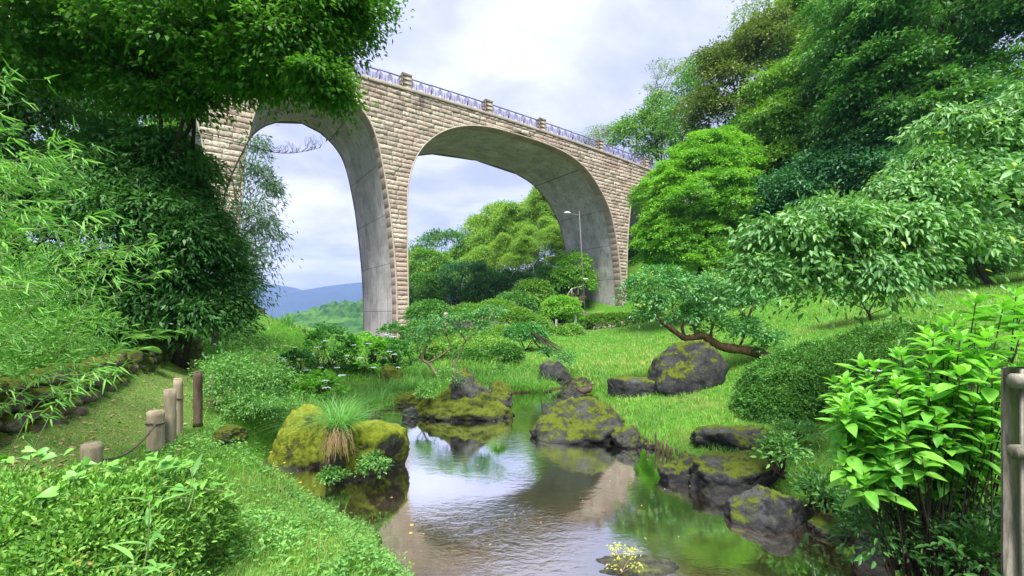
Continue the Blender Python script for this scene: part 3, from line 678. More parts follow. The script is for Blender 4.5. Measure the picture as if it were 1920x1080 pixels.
tree('leafy_tree', 'broad mid-green tree between the layered tree and the corner tree', 'tree', GW, gd(1660, 33),
     [blob(1640, 200, 33, 80, 70, 3.5), blob(1690, 120, 34, 80, 80, 4), blob(1620, 270, 32, 60, 45, 3), blob(1720, 240, 32, 60, 60, 3)], 'forest', 1200, 60, .9, .25, .12, .3, 10, flat=.25, droop=.3, up=.8, bough=.42, nb=20)
tree('leafy_tree', 'green tree standing behind the top of the round bright tree', 'tree', GW, gd(1420, 40),
     [blob(1420, 320, 40, 70, 50, 3), blob(1460, 370, 39, 60, 50, 3), blob(1400, 270, 42, 50, 45, 3)], 'forest', 520, 60, .9, .26, .13, .28, 10, flat=.25, droop=.3, up=.8, bough=.42, nb=20)
tree('leafy_tree', 'deep green tree at the right edge above the cherry', 'tree', GW, gd(1880, 20),
     [blob(1880, 260, 21, 110, 70, 2.5), blob(1780, 330, 21, 90, 60, 2.5), blob(1960, 330, 19, 90, 80, 2)], 'teal', 620, 60, .62, .18, .09, .22, 8, flat=.3, droop=.3, up=.8, bough=.42, nb=20)
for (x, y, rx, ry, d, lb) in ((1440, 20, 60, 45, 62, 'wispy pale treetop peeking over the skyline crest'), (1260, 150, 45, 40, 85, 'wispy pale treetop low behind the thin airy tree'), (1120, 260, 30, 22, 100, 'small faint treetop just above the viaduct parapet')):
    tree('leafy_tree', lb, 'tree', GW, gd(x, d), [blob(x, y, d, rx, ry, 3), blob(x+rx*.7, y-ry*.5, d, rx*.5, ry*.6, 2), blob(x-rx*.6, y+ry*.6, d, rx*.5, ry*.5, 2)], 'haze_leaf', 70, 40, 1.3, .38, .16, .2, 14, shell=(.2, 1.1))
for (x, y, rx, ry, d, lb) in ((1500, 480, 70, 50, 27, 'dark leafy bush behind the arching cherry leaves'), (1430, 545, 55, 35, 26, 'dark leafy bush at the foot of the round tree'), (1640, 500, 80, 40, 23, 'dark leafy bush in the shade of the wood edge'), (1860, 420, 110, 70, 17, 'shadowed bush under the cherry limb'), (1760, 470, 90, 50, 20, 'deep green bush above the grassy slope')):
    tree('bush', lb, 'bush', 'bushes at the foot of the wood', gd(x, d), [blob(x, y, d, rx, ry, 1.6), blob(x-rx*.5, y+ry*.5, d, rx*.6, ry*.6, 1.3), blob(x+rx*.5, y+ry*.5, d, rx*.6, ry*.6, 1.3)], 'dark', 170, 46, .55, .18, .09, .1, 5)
# the round bright tree
tree('round_tree', 'bright green dome-shaped tree beside the viaduct end', 'tree', None, gd(1318, 35),
     [blob(1322, 390, 35, 120, 112, 4.6), blob(1335, 305, 35, 78, 56, 3.2), blob(1310, 460, 34.6, 118, 56, 4.4), blob(1390, 440, 35, 70, 66, 3.4), blob(1246, 430, 35, 48, 56, 2.8), blob(1310, 495, 34.6, 100, 34, 4), blob(1400, 390, 35.6, 60, 78, 3.2)], 'zelkova', 4200, 60, .38, .165, .082, .3, 12, flat=.3, droop=.1, up=.7, shell=(.62, 1.04), bough=.2, nb=110, bflat=.62, core=.95)
# bamboo grove seen through the wide arch: three culms with plumes of their own shape, copied
GB = 'bamboos of the grove behind the wide arch'
GLAB = []
def bamboo_proto(h, arch, seed):
    t = thing('tall_bamboo', 'bamboo', 'bamboo', (0, 0, 0), GB)
    cm = MB(); tip = np.array([arch, 0, h]); pts = spline([(0, 0, 0), (arch*.05, 0, h*.45), (arch*.4, 0, h*.86), tip+np.array([0, 0, -.3])], 20)
    tube(cm, pts, np.linspace(.075, .01, 20), 6); cm.build('culm', M['culm'], t)
    lm = MB(); K = 130; u = RNG.uniform(.42, 1., K)**.8; i = np.clip((u*19).astype(int), 0, 19); c0 = pts[i]
    a = RNG.uniform(0, 2*np.pi, K); rr = (2.5*np.sin(np.clip((1.04-u)/.5, 0, 1)*np.pi*.62)+.25)*RNG.uniform(.3, 1, K)
    c = c0+np.stack([np.cos(a)*rr, np.sin(a)*rr, -rr*.35+.3], 1); per = 64
    off = rnd(K, per, 3)*np.array([.42, .42, .24]); pos = c[:, None]+off; pos[..., 2] -= (off[..., :2]**2).sum(-1)*.9
    D = nrm(off*np.array([1, 1, .3]))*.7+rnd(K, per, 3)*.35; D[..., 2] -= .6; N = rnd(K, per, 3)*.5+np.array([0, 0, 1.])
    ti = np.clip(RNG.uniform(0, 1, K)[:, None]*.5+RNG.uniform(0, .5, (K, per)), 0, 1)
    leaves(lm, pos.reshape(-1, 3), D.reshape(-1, 3), nrm(N).reshape(-1, 3), .30*RNG.uniform(.6, 1.3, K*per), .09, 'r', ti.ravel()); lm.build('plume', M['grove'], t)
    return t
protos = [bamboo_proto(15, 2.2, 1), bamboo_proto(13, 1.4, 2), bamboo_proto(16, 3.0, 3)]
gd2 = [(1022, 335, 86), (1055, 352, 84), (990, 368, 88), (960, 385, 88), (935, 372, 92), (1075, 395, 78), (1040, 405, 78), (1000, 420, 80), (1065, 450, 74), (905, 420, 90), (880, 440, 94), (945, 440, 82), (1020, 470, 74), (975, 470, 78), (925, 470, 82), (860, 460, 95), (845, 475, 98), (1085, 330, 92), (890, 490, 82), (825, 480, 100), (800, 490, 104), (782, 486, 104), (950, 400, 96), (1045, 345, 96), (1090, 430, 76), (1010, 350, 90), (1040, 372, 82), (970, 410, 84), (915, 400, 96), (1060, 415, 70), (985, 445, 74), (895, 460, 84), (950, 470, 74), (870, 475, 88), (1035, 440, 72), (930, 430, 88), (815, 495, 96), (1095, 400, 74), (1080, 455, 70), (1090, 480, 70), (1050, 480, 68)]
where = ['under the right haunch of the wide arch', 'near the middle of the wide arch', 'towards the left pier of the wide arch']
for k, (x, y, d) in enumerate(gd2):
    if k < 3: o = protos[k]; ch = None
    else:
        pr = protos[k % 3]; o = pr.copy(); COL.objects.link(o)
        for c_ in pr.children: d_ = c_.copy(); COL.objects.link(d_); d_.parent = o
    top = P(x, y, d); g = gp(top[0], top[1]); h = (15, 13, 16)[k % 3]
    s = max(.75, min(1.6, (top[2]-g[2])/h)); o.scale = (s*1.15, s*1.15, (top[2]-g[2])/h if top[2]-g[2] > 5 else .6)
    o.location = (top[0], top[1], g[2]); o.rotation_euler = (0, 0, RNG.uniform(0, 6.28))
    o['label'] = 'arching yellow-green bamboo with feathery plume in the grove seen through the wide arch'
# mixed trees and bushes in front of the grove
G2 = 'trees and bushes below the bamboo grove'
for (x, y, rx, ry, d, mt, lb, n) in (
    (872, 525, 62, 36, 62, 'teal', 'dark blue-green spreading tree below the bamboo grove', 210), (800, 505, 50, 40, 80, 'forest_light', 'fresh green tree close to the right side of the middle pier', 170),
    (790, 545, 40, 35, 60, 'forest', 'mid green bushy tree low beside the middle pier', 140), (1000, 552, 36, 26, 56, 'forest_light', 'rounded light green bush left of the rubble wall', 130),
    (1075, 510, 34, 40, 60, 'zelkova', 'light green bush leaning on the right pier of the wide arch', 150), (960, 540, 50, 34, 62, 'dark', 'shadowed bush at the centre foot of the grove', 150),
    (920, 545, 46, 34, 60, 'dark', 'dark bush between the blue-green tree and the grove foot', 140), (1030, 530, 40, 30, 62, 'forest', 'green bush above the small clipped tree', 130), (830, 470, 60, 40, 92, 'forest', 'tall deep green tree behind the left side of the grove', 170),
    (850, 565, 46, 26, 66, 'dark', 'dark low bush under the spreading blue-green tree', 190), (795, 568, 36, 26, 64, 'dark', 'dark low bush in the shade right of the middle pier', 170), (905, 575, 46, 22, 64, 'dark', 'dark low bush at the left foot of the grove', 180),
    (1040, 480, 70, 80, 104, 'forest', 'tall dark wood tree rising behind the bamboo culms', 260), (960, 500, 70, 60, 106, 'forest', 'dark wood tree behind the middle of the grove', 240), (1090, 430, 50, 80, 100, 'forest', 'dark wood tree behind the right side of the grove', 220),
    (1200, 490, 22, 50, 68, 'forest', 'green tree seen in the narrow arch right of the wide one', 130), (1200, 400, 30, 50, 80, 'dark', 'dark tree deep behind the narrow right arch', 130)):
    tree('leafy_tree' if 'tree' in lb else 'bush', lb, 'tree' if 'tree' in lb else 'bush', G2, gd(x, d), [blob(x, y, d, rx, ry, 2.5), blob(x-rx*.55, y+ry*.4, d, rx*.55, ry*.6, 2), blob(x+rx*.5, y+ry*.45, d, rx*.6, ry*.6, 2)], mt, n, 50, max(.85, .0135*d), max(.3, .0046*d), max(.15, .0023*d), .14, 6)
# trees beyond the left arch
for (x, y, rx, ry, d, mt, lb) in ((270, 230, 80, 75, 62, 'forest_light', 'bright green tree seen through the leftmost arch'), (180, 260, 80, 90, 58, 'forest', 'mid green tree behind the leftmost arch, half covered by dark leaves'), (340, 290, 50, 70, 58, 'forest_light', 'fresh green tree beside the left pier, beyond the leftmost arch')):
    tree('leafy_tree', lb, 'tree', 'trees beyond the leftmost arch', gd(x, d), [blob(x, y, d, rx, ry, 4), blob(x-rx*.5, y+ry*.8, d, rx*.8, ry*.8, 4), blob(x+rx*.5, y+ry*.9, d, rx*.8, ry*.8, 4)], mt, 330, 50, 1.1, .36, .18, .3, 8)

# ------------------------------------------------------------------ big trees on the left bank
def maple():
    base = gp(-8.3, 10.6)
    t = thing('maple_tree', 'large overhanging maple with dark canopy across the top left', 'tree', base)
    bl = [blob(490, 30, 8.2, 105, 60, 1.6), blob(560, 90, 8.0, 62, 50, 1.1), blob(610, 10, 8.4, 62, 36, 1.1), blob(400, 80, 8.6, 95, 55, 1.5), blob(310, 30, 8.6, 120, 62, 1.6), blob(180, 40, 8.8, 140, 75, 1.6), blob(50, 50, 8.6, 120, 90, 1.5),
          blob(612, 150, 7.9, 36, 30, .8), blob(500, 120, 8.3, 50, 32, .9), blob(672, 12, 8.7, 34, 26, .7), blob(560, -50, 8.4, 150, 55, 1.6), blob(590, 55, 8.1, 48, 42, 1), blob(430, 140, 8.5, 40, 22, .6), blob(340, 165, 9.0, 62, 42, .7), blob(260, 150, 9.2, 70, 46, .8)]
    cm = MB(); c = crown(cm, bl, 1500, 64, .36, .105, .055, 'r', flat=.16, droop=.35, up=.85, shell=(.25, 1.02), zmin=-1, keep_back=1., jit=.35)
    tips = np.array([P(725, 22, 8.7), P(738, 12, 8.7), P(705, 50, 8.7), P(690, 75, 8.6), P(645, 165, 8.3), P(675, 95, 8.5), P(712, 4, 8.7), P(640, 195, 8.2), P(655, 60, 8.5)])
    for q in tips:
        n = 90; pos = q+rnd(n, 3)*np.array([.16, .2, .12]); leaves(cm, pos, rnd(n, 3)+np.array([.6, 0, -.5]), nrm(rnd(n, 3)*.4+np.array([0, 0, 1.])), .085*RNG.uniform(.7, 1.2, n), .045, 'r', RNG.uniform(0, 1, n))
    tm = MB()
    for pts, r in (([base-[0, 0, .2], P(335, 480, 10.2), P(305, 330, 9.6), P(300, 200, 9.2), P(270, 100, 8.8), P(260, -30, 8.6)], .075), ([base-[.2, 0, .2], P(340, 470, 10), P(330, 320, 9.5), P(345, 220, 9.0), P(400, 130, 8.6), P(520, 70, 8.3), P(640, 40, 8.4)], .065), ([base+[.2, .1, -.2], P(352, 420, 10.2), P(362, 270, 9.7), P(375, 180, 9.2), P(470, 130, 8.4), P(610, 140, 8.0)], .055), ([P(345, 260, 9.3), P(380, 195, 9.2), P(430, 170, 8.8), P(560, 150, 8.2)], .04)):
        p = spline(pts, 26); tube(tm, p, np.linspace(r, .012, 26), 8, rough=.05)
        for q in some(c, 9):
            i = 10+int(RNG.uniform(0, 14)); 
            if np.linalg.norm(q-p[i]) < 3.2: tube(tm, spline([p[i], (p[i]+q)/2+[0, 0, .12], q], 6), np.linspace(.018, .004, 6), 4)
    tm.build('trunk', M['bark'], t); cm.build('crown', M['maple'], t)
maple()
tree('evergreen_tree', 'dense dark evergreen with drooping leaves on the left bank', 'tree', None, gp(-7.4, 9.7),
     [blob(300, 430, 9.7, 90, 90, 1.5), blob(230, 340, 9.8, 90, 75, 1.4), blob(320, 300, 9.8, 60, 40, .9), blob(370, 490, 9.7, 62, 75, 1.1), blob(270, 540, 10, 110, 70, 1.3), blob(395, 575, 9.7, 45, 42, .9), blob(170, 420, 10, 80, 100, 1.3), blob(330, 360, 9.9, 48, 40, .8), blob(180, 560, 9.5, 90, 62, 1.2), blob(385, 430, 9.9, 26, 40, .6), blob(405, 520, 10.0, 26, 56, .6), blob(418, 590, 9.7, 26, 40, .5)],
     'dark', 1800, 62, .34, .125, .042, .14, 10, flat=.35, droop=.55, up=.6, shell=(.6, 1.05), keep_back=.3, zmin=-.9, bough=.42, nb=18, bflat=.8)
tree('evergreen_tree', 'dark leafy tree at the far left under the canopy', 'tree', None, gp(-11.5, 10.5),
     [blob(60, 240, 10.8, 110, 110, 1.5), blob(-40, 330, 10, 110, 130, 1.5), blob(130, 170, 11, 100, 60, 1.2), blob(60, 380, 10.5, 110, 100, 1.4)], 'dark', 620, 60, .4, .13, .05, .16, 8, flat=.35, droop=.5, up=.6, keep_back=.3, zmin=-.9, bough=.45, nb=12, bflat=.7)
tree('drooping_tree', 'thin drooping tree hanging against the sky at the right edge of the left pier', 'tree', None, gp(-8.9, 13.0),
     [blob(470, 400, 15, 38, 40, .8), blob(480, 330, 15.5, 30, 40, .7), blob(490, 430, 15, 35, 25, .7), blob(470, 480, 14.5, 36, 40, .8), blob(455, 540, 14, 35, 40, .8), blob(487, 270, 16, 15, 30, .5), blob(500, 350, 15.5, 22, 25, .5)],
     'willow', 150, 46, .42, .16, .04, .07, 16, flat=.5, droop=.8, up=.4, shell=(.2, 1.1), jit=.8)
def bare():
    t = thing('bare_branch', 'thin leafless branch reaching across the left arch opening', 'branch', P(385, 240, 9.2))
    m = MB(); p = spline([P(350, 245, 9.3), P(400, 255, 9.2), P(470, 273, 9.0), P(510, 285, 9), P(550, 287, 9), P(598, 278, 9)], 30); tube(m, p, np.linspace(.011, .003, 30), 5)
    for i in range(17, 30):
        for _ in range(3):
            a = p[i]; l = RNG.uniform(.12, .32)*(1 if i > 19 else .6); q = a+np.array([RNG.uniform(-.1, .22), RNG.uniform(-.15, .15), l*.8]); tube(m, spline([a, a+(q-a)*.5+[.05, 0, -.02], q], 5), np.linspace(.005, .0015, 5), 3)
            for __ in range(2): tube(m, [a+(q-a)*.6, q+np.array([RNG.uniform(-.1, .1), 0, RNG.uniform(-.06, .05)])], .0018, 3)
    m.build('twigs', M['bark'], t)
bare()

# haze is added at the end of the script

# ------------------------------------------------------------------ boulders
import bmesh
_bm = bmesh.new(); bmesh.ops.create_icosphere(_bm, subdivisions=5, radius=1); ICO_V = np.array([v.co[:] for v in _bm.verts]); ICO_T = np.array([[v.index for v in f.verts] for f in _bm.faces]); _bm.free()
_bm = bmesh.new(); bmesh.ops.create_icosphere(_bm, subdivisions=3, radius=1); LOW_V = np.array([v.co[:] for v in _bm.verts]); LOW_T = np.array([[v.index for v in f.verts] for f in _bm.faces]); _bm.free()
def M_rock(name, a, b, moss_thr, moss_a=(.028, .042, .004), moss_b=(.125, .17, .013), lichen=.35, wet=.16):
    m, t = mat(name)
    g = t.n('ShaderNodeNewGeometry'); pos = g.outputs['Position']; nz = t.n('ShaderNodeSeparateXYZ', {0: g.outputs['Normal']}).outputs[2]; z = t.n('ShaderNodeSeparateXYZ', {0: pos}).outputs[2]
    n0 = t.noise(pos, 1.7, 3, .6); n1 = t.noise(pos, 4, 6, .65); n2 = t.noise(pos, 16, 5, .7); n3 = t.noise(pos, 60, 3, .7)
    col = t.mix(t.ramp(n1, .3, .7), a, b)
    col = t.mix(t.math('MULTIPLY', t.ramp(n2, .57, .68), lichen), col, (.26, .28, .22))
    col = t.mix(t.math('MULTIPLY', t.ramp(t.noise(pos, 2.6, 5, .7), .52, .66), lichen), col, (.13, .17, .12))
    col = t.mix(t.math('MULTIPLY', t.ramp(nz, .45, .95), t.math('MULTIPLY', n2, .8)), col, (.15, .155, .17))
    mm = t.math('ADD', t.math('MULTIPLY', nz, .42), t.math('ADD', t.math('MULTIPLY', n0, .9), t.math('MULTIPLY', n1, .75)))
    mf = t.ramp(t.math('ADD', mm, t.math('ADD', t.math('MULTIPLY', n2, .45), t.math('MULTIPLY', n3, .2))), moss_thr+.2, moss_thr+.34)
    wf = t.math('SUBTRACT', 1.0, t.ramp(t.math('ADD', z, t.math('MULTIPLY', n1, .12)), .05, wet))
    mf = t.math('MULTIPLY', mf, t.math('SUBTRACT', 1.0, wf))
    moss = t.mix(t.ramp(t.math('ADD', t.math('MULTIPLY', n2, .6), t.math('ADD', t.math('MULTIPLY', n1, .5), t.math('MULTIPLY', nz, .16))), .38, .78), moss_a, moss_b); moss = t.mix(t.math('MULTIPLY', t.ramp(n3, .5, .7), .3), moss, (.12, .10, .018))
    col = t.mix(mf, col, moss)
    col = t.mix(t.math('MULTIPLY', wf, .8), col, (.018, .016, .014))
    h = t.math('ADD', t.math('MULTIPLY', n2, .6), t.math('MULTIPLY', n3, t.math('ADD', .25, t.math('MULTIPLY', mf, .9))))
    bp = t.n('ShaderNodeBump', {'Height': h, 'Strength': .9, 'Distance': .05})
    ro = t.math('SUBTRACT', .88, t.math('MULTIPLY', wf, .5))
    out(t, t.n('ShaderNodeBsdfPrincipled', {'Base Color': col, 'Roughness': ro, 'Normal': bp.outputs[0], 'Specular IOR Level': .3}).outputs[0]); return m
M['rock_moss'] = M_rock('mossy_rock', (.035, .036, .028), (.10, .095, .075), .80)
M['rock_bright'] = M_rock('bright_mossy_rock', (.04, .042, .034), (.12, .115, .09), .76, (.06, .09, .008), (.28, .34, .02))
M['rock_half'] = M_rock('half_mossy_rock', (.022, .024, .022), (.085, .085, .08), 1.10)
M['rock_dark'] = M_rock('dark_rock', (.012, .013, .015), (.05, .05, .055), 1.16, lichen=.25)
M['rock_wall'] = M_rock('wall_stone', (.09, .075, .055), (.26, .22, .17), 1.0, lichen=.3)
def rock_mesh(mb, c, size, seed, k=2.6, facets=7, rough=.10, peak=0., lean=0., rz=0., low=False):
    r = np.random.default_rng(seed); d = LOW_V if low else ICO_V
    rad = 1/((np.abs(d)**k).sum(1))**(1/k)
    for _ in range(facets+4):
        n = nrm(r.normal(size=3)); h = r.uniform(.6, .9); dn = d@n
        rad = np.where(dn > .05, np.minimum(rad, h/np.maximum(dn, .05)), rad)
    p = d*rad[:, None]
    p = p*(1+rough*fbm(p*1.6+seed*3.7, seed, 3)+rough*.8*fbm(p*5+seed, seed+5, 5, .6)-rough*.9*np.clip(.16-np.abs(fbm(p*1.9+seed*1.3, seed+9, 2)), 0, 1)/.16)[:, None]
    if peak: s = 1-peak*np.clip(p[:, 2], -.2, 1); p[:, 0] *= s; p[:, 1] *= s
    p[:, 0] += lean*p[:, 2]
    p = p*np.asarray(size)/2; cs, sn = math.cos(rz), math.sin(rz)
    p = np.stack([p[:, 0]*cs-p[:, 1]*sn, p[:, 0]*sn+p[:, 1]*cs, p[:, 2]], 1)+c
    mb.add(p, None, LOW_T if low else ICO_T, r.uniform(0, 1))
def rock(label, x0, x1, yt, yb, d, mt, seed, depth=.8, k=2.6, facets=7, rough=.1, peak=0., lean=0., rz=0., sink=.3, group=None, name='boulder', parent=None):
    w_ = (x1-x0)/F*d; top = P((x0+x1)/2, yt, d+w_*depth*.4); zb = P(0, yb, d)[2]; h = (top[2]-zb)*(1+sink)
    c = np.array([((x0+x1)/2-960)/F*(d+w_*depth*.3), d+w_*depth*.4, top[2]-h/2])
    mb = MB(); rock_mesh(mb, c, (w_*1.06, w_*depth, h*1.06), seed, k, facets, rough, peak, lean, rz)
    o = mb.build(name, M[mt], smooth=True, loc=(c[0], c[1], zb)); return tag(o, label, 'rock', group)
GP = 'rocks around the pond'
rock('tall rounded boulder covered in olive moss left of the hanging grass tuft', 512, 622, 764, 892, 7.1, 'rock_bright', 3, .8, 2.4, -2, .07, .22, .1, group=GP)
rock('squat mossy boulder right of the hanging grass tuft in the water', 618, 756, 794, 904, 6.7, 'rock_bright', 12, .75, 3., -2, .07, 0., 0, .1, .25, GP)
rock('large mossy rock forming the body of the islet in the pond middle', 796, 944, 722, 797, 10.3, 'rock_moss', 22, .6, 2.4, 9, .15, .3, 0, .1, .35, GP)
rock('dark pointed rock at the summit of the pond islet', 836, 922, 686, 780, 10.55, 'rock_half', 30, .7, 2.4, 8, .1, .42, -.05, .2, .2, GP)
rock('grey lichen rock on the right side of the islet', 900, 968, 717, 770, 11.2, 'rock_half', 33, .7, 2.5, 8, .1, .25, -.1, 0, .3, GP)
rock('low dark mossy rock at the left tip of the islet by the reeds', 726, 806, 733, 770, 11.9, 'rock_moss', 41, .6, 2.4, 6, .1, .2, 0, 0, .4, GP)
rock('small leaning mossy rock left of the islet body', 768, 822, 744, 790, 10.7, 'rock_moss', 44, .7, 2.6, 8, .1, .3, .25, 0, .3, GP)
rock('smallest rock at the waterline left of the islet', 754, 790, 764, 787, 10.5, 'rock_dark', 47, .7, 2.6, 6, .1, .1, 0, 0, .5, GP)
rock('pale mossy rock in the tall grass below the hydrangeas', 703, 752, 683, 732, 13.6, 'rock_moss', 52, .8, 3.2, 7, .08, .1, .15, .2, .3, GP)
rock('dark rounded rock behind the reeds at the back of the pond', 1003, 1080, 674, 732, 15.0, 'rock_dark', 57, .8, 2.7, 6, .08, .15, -.1, 0, .3, GP)
rock('flat grey rock with a moss top between the ducks and the lawn', 1060, 1122, 709, 748, 13.6, 'rock_half', 61, .7, 3.4, 7, .08, .1, 0, 0, .3, GP)
rock('little wet stone under the standing duck', 1083, 1116, 741, 754, 12.9, 'rock_dark', 64, .8, 2.6, 6, .1, 0, 0, 0, .6, GP)
rock('big lichen and moss boulder standing in the water in front of the ducks', 1004, 1170, 750, 834, 8.6, 'rock_half', 73, .7, 2.5, -1, .08, .3, .1, .1, .3, GP)
rock('small rock touching the right side of the big pond boulder', 1147, 1212, 799, 844, 8.2, 'rock_half', 78, .8, 2.8, 7, .09, .15, 0, 0, .3, GP)
rock('long block-shaped stone with a flat moss top on the lawn', 1142, 1242, 710, 757, 11.7, 'rock_dark', 83, .55, 6, -3, .04, 0, 0, -.08, .25, GP)
rock('biggest dark boulder on the lawn under the leaning tree', 1227, 1360, 643, 746, 11.3, 'rock_dark', 91, .8, 2.7, 1, .06, .22, .14, .2, .2, GP)
rock('flat dark slab at the top of the right bank rock pile', 1316, 1470, 806, 868, 7.2, 'rock_dark', 97, .6, 5, 0, .08, .05, 0, .1, .2, GP)
rock('broad rock with a mossy edge overhanging the water in the right pile', 1300, 1462, 838, 948, 6.1, 'rock_dark', 104, .75, 3.4, 4, .09, -.2, .1, .1, .2, GP)
rock('black jagged rock at the left end of the right pile', 1236, 1338, 848, 930, 6.5, 'rock_dark', 109, .75, 3, 9, .12, .1, .15, 0, .25, GP)
rock('lowest rock of the right pile with moss above a grey wet face', 1374, 1532, 902, 1016, 5.1, 'rock_dark', 116, .7, 2.6, 4, .08, .4, -.15, .1, .2, GP)
rock('brown mossy rock behind the ferny plants of the right pile', 1440, 1580, 818, 905, 6.9, 'rock_moss', 121, .7, 2.6, 6, .08, .2, 0, 0, .2, GP)
rock('upright dark stone at the water edge under the broad-leaved shrub', 1606, 1676, 998, 1082, 4.35, 'rock_dark', 127, .9, 2.8, 7, .07, .1, 0, 0, .25, GP)
rock('low dark stone between the pile and the upright stone', 1528, 1618, 966, 1014, 4.9, 'rock_dark', 131, .7, 2.8, 7, .08, .1, 0, .1, .3, GP)
rock('bright mossy rock just breaking the water at the bottom edge', 1104, 1292, 1058, 1112, 4.1, 'rock_bright', 137, .6, 2.3, -2, .1, .0, 0, 0, .5, GP)
rock('flat yellowish mossy stone in the ground cover by the log posts', 392, 456, 796, 822, 5.6, 'rock_moss', 141, .8, 3, 5, .06, 0, 0, 0, .8, GP)

r_ = np.random.default_rng(5)
for i in range(34):
    k = int(r_.integers(5, 26)); a, b = POND[k], POND[(k+1) % len(POND)]; q = a+(b-a)*r_.random()+r_.normal(size=2)*.10; s_ = r_.uniform(.07, .2); mb = MB(); c = np.array([q[0], q[1], s_*.15]); rock_mesh(mb, c, (s_*1.3, s_, s_*.7), 900+i, 2.8, 5, .08, rz=r_.uniform(0, 3), low=True)
    tag(mb.build('stone', M['rock_dark' if i % 3 else 'rock_half'], smooth=True, loc=c), 'small wet stone lying at the water line among the shore plants', 'stone', 'small stones along the shore')
# ------------------------------------------------------------------ ducks
def duck(label, pos, face, s, legs):
    t = thing('duck', label, 'duck', pos, 'ducks at the back of the pond')
    # one continuous body: tail, back, breast, neck, head and bill as rings along a spine
    sp = [(-.30, .115), (-.24, .11), (-.15, .105), (-.03, .10), (.09, .11), (.155, .15), (.175, .21), (.18, .255), (.20, .285), (.235, .288), (.262, .278), (.30, .268), (.325, .264)]
    rw = [.012, .05, .095, .115, .10, .062, .040, .036, .044, .042, .026, .022, .010]; rh = [.008, .04, .08, .098, .09, .062, .040, .036, .044, .040, .020, .010, .005]
    sp = spline([(a, 0, b) for a, b in sp], 48); u = np.linspace(0, 12, 48); rw = np.interp(u, range(13), rw); rh = np.interp(u, range(13), rh)
    tg = nrm(np.gradient(sp, axis=0)); upv = np.stack([-tg[:, 2], tg[:, 1]*0, tg[:, 0]], 1); th = np.arange(16)/16*2*np.pi
    V = sp[:, None]+np.array([0, 1., 0])*(np.cos(th)[None, :, None]*rw[:, None, None])+upv[:, None]*(np.sin(th)[None, :, None]*rh[:, None, None])
    c, sn = math.cos(face), math.sin(face); zoff = .07 if legs else -.055
    def tr(V): V = np.asarray(V)*s; return np.stack([V[..., 0]*c-V[..., 1]*sn, V[..., 0]*sn+V[..., 1]*c, V[..., 2]+zoff*s], -1)+pos
    mb = MB(); q = grid_faces(48, 16, True); ring = np.arange(len(q))//16
    tint = np.where(ring > 40, .95, np.where(ring > 31, .7, np.where(ring > 19, .45, .2)))+RNG.uniform(-.06, .06, len(q))
    mb.add(tr(V).reshape(-1, 3), q, None, tint); mb.build('body', M['duck'], t, smooth=True)
    for sg in (-1, 1):
        m = MB(); g = np.linspace(0, 1, 8); a = np.linspace(0, 1, 6); X = -.30+.36*g[:, None]+0*a; wv = np.sin(g*np.pi*.9+.15)[:, None]
        Z = .185-.02*g[:, None]-(.11*wv)*a; Y = sg*(.02+.105*wv*np.sin(a*1.9)); m.add(tr(np.stack([X, Y, Z], -1)).reshape(-1, 3), grid_faces(8, 6), None, np.tile(np.where(np.arange(5) == 4, .5, .12), 7)); m.build('wing', M['duck'], t, smooth=True)
    if legs:
        for sg in (-1, 1):
            m = MB(); tube(m, tr([(-.01, sg*.045, .03), (.0, sg*.045, -.03), (-.005, sg*.045, -.066)]), .009*s, 6)
            m.add(tr([(-.01, sg*.045, -.064), (.06, sg*.045-.03, -.068), (.07, sg*.045, -.067), (.06, sg*.045+.03, -.068)]), [(0, 1, 2, 3)]); m.build('leg', M['duckleg'], t)
def M_duck():
    m, t = mat('duck_plumage'); ti = t.n('ShaderNodeAttribute', attribute_name='tint').outputs['Fac']; pos = t.n('ShaderNodeNewGeometry').outputs['Position']
    n = t.noise(pos, 60, 3, .6); col = t.mix(t.ramp(ti, .1, .5), (.045, .026, .018), (.12, .065, .04)); col = t.mix(t.ramp(ti, .55, .75), col, (.30, .22, .14)); col = t.mix(t.ramp(ti, .88, .95), col, (.22, .17, .05))
    col = t.mix(t.math('MULTIPLY', t.ramp(n, .5, .65), .5), col, (.03, .018, .012))
    out(t, t.n('ShaderNodeBsdfPrincipled', {'Base Color': col, 'Roughness': .7}).outputs[0]); return m
M['duck'] = M_duck(); M['duckleg'] = plain('duck_leg', (.45, .16, .03), (.5, .2, .04), 9, .5, .1)
p_ = P(1098, 743, 12.95); duck('brown duck standing on a wet stone at the pond edge', p_, math.radians(20), 1.0, True)
p_ = P(1063, 755, 12.3); p_[2] = 0; duck('small brown duck swimming on the water left of the standing duck', p_, math.radians(-25), .72, False)

# ------------------------------------------------------------------ log posts, rope, stakes, sign, lamp, fence
def logpost(label, x, yt, yb, d, wpx, mt='wood', ring=False, group='log posts of the path fence', zb=None):
    top = P(x, yt, d); zb = P(x, yb, d)[2] if zb is None else zb; r = wpx/F*d/2; base = np.array([top[0], d, zb-.15])
    t = thing('log_post', label, 'post', (top[0], d, zb), group); m = MB(); n = 12
    zz = np.linspace(0, 1, n); pts = base+(top-base)*zz[:, None]; rr = np.full(n, r)*(1+.03*RNG.normal(size=n)); tube(m, pts, rr, 18, rough=.015)
    tube(m, [top-[0, 0, .004], top+[0, 0, .008]], [r*.98, r*.86], 18); m.build('log', M[mt], t)
    if ring:
        m = MB(); a = np.linspace(0, 2*np.pi, 25); z = top[2]-(top[2]-zb)*.33
        tube(m, np.stack([top[0]+np.cos(a)*(r+.006), d+np.sin(a)*(r+.006), z+.006*np.sin(a*3)], 1), .011, 6, cap=False); m.build('rope_loop', M['rope'], t)
logpost('short stout log post behind the clipped hedge, nearest the camera', 172, 832, 900, 4.0, 31)
logpost('squat log post with a rope tied round it', 292, 771, 835, 4.75, 27, ring=True)
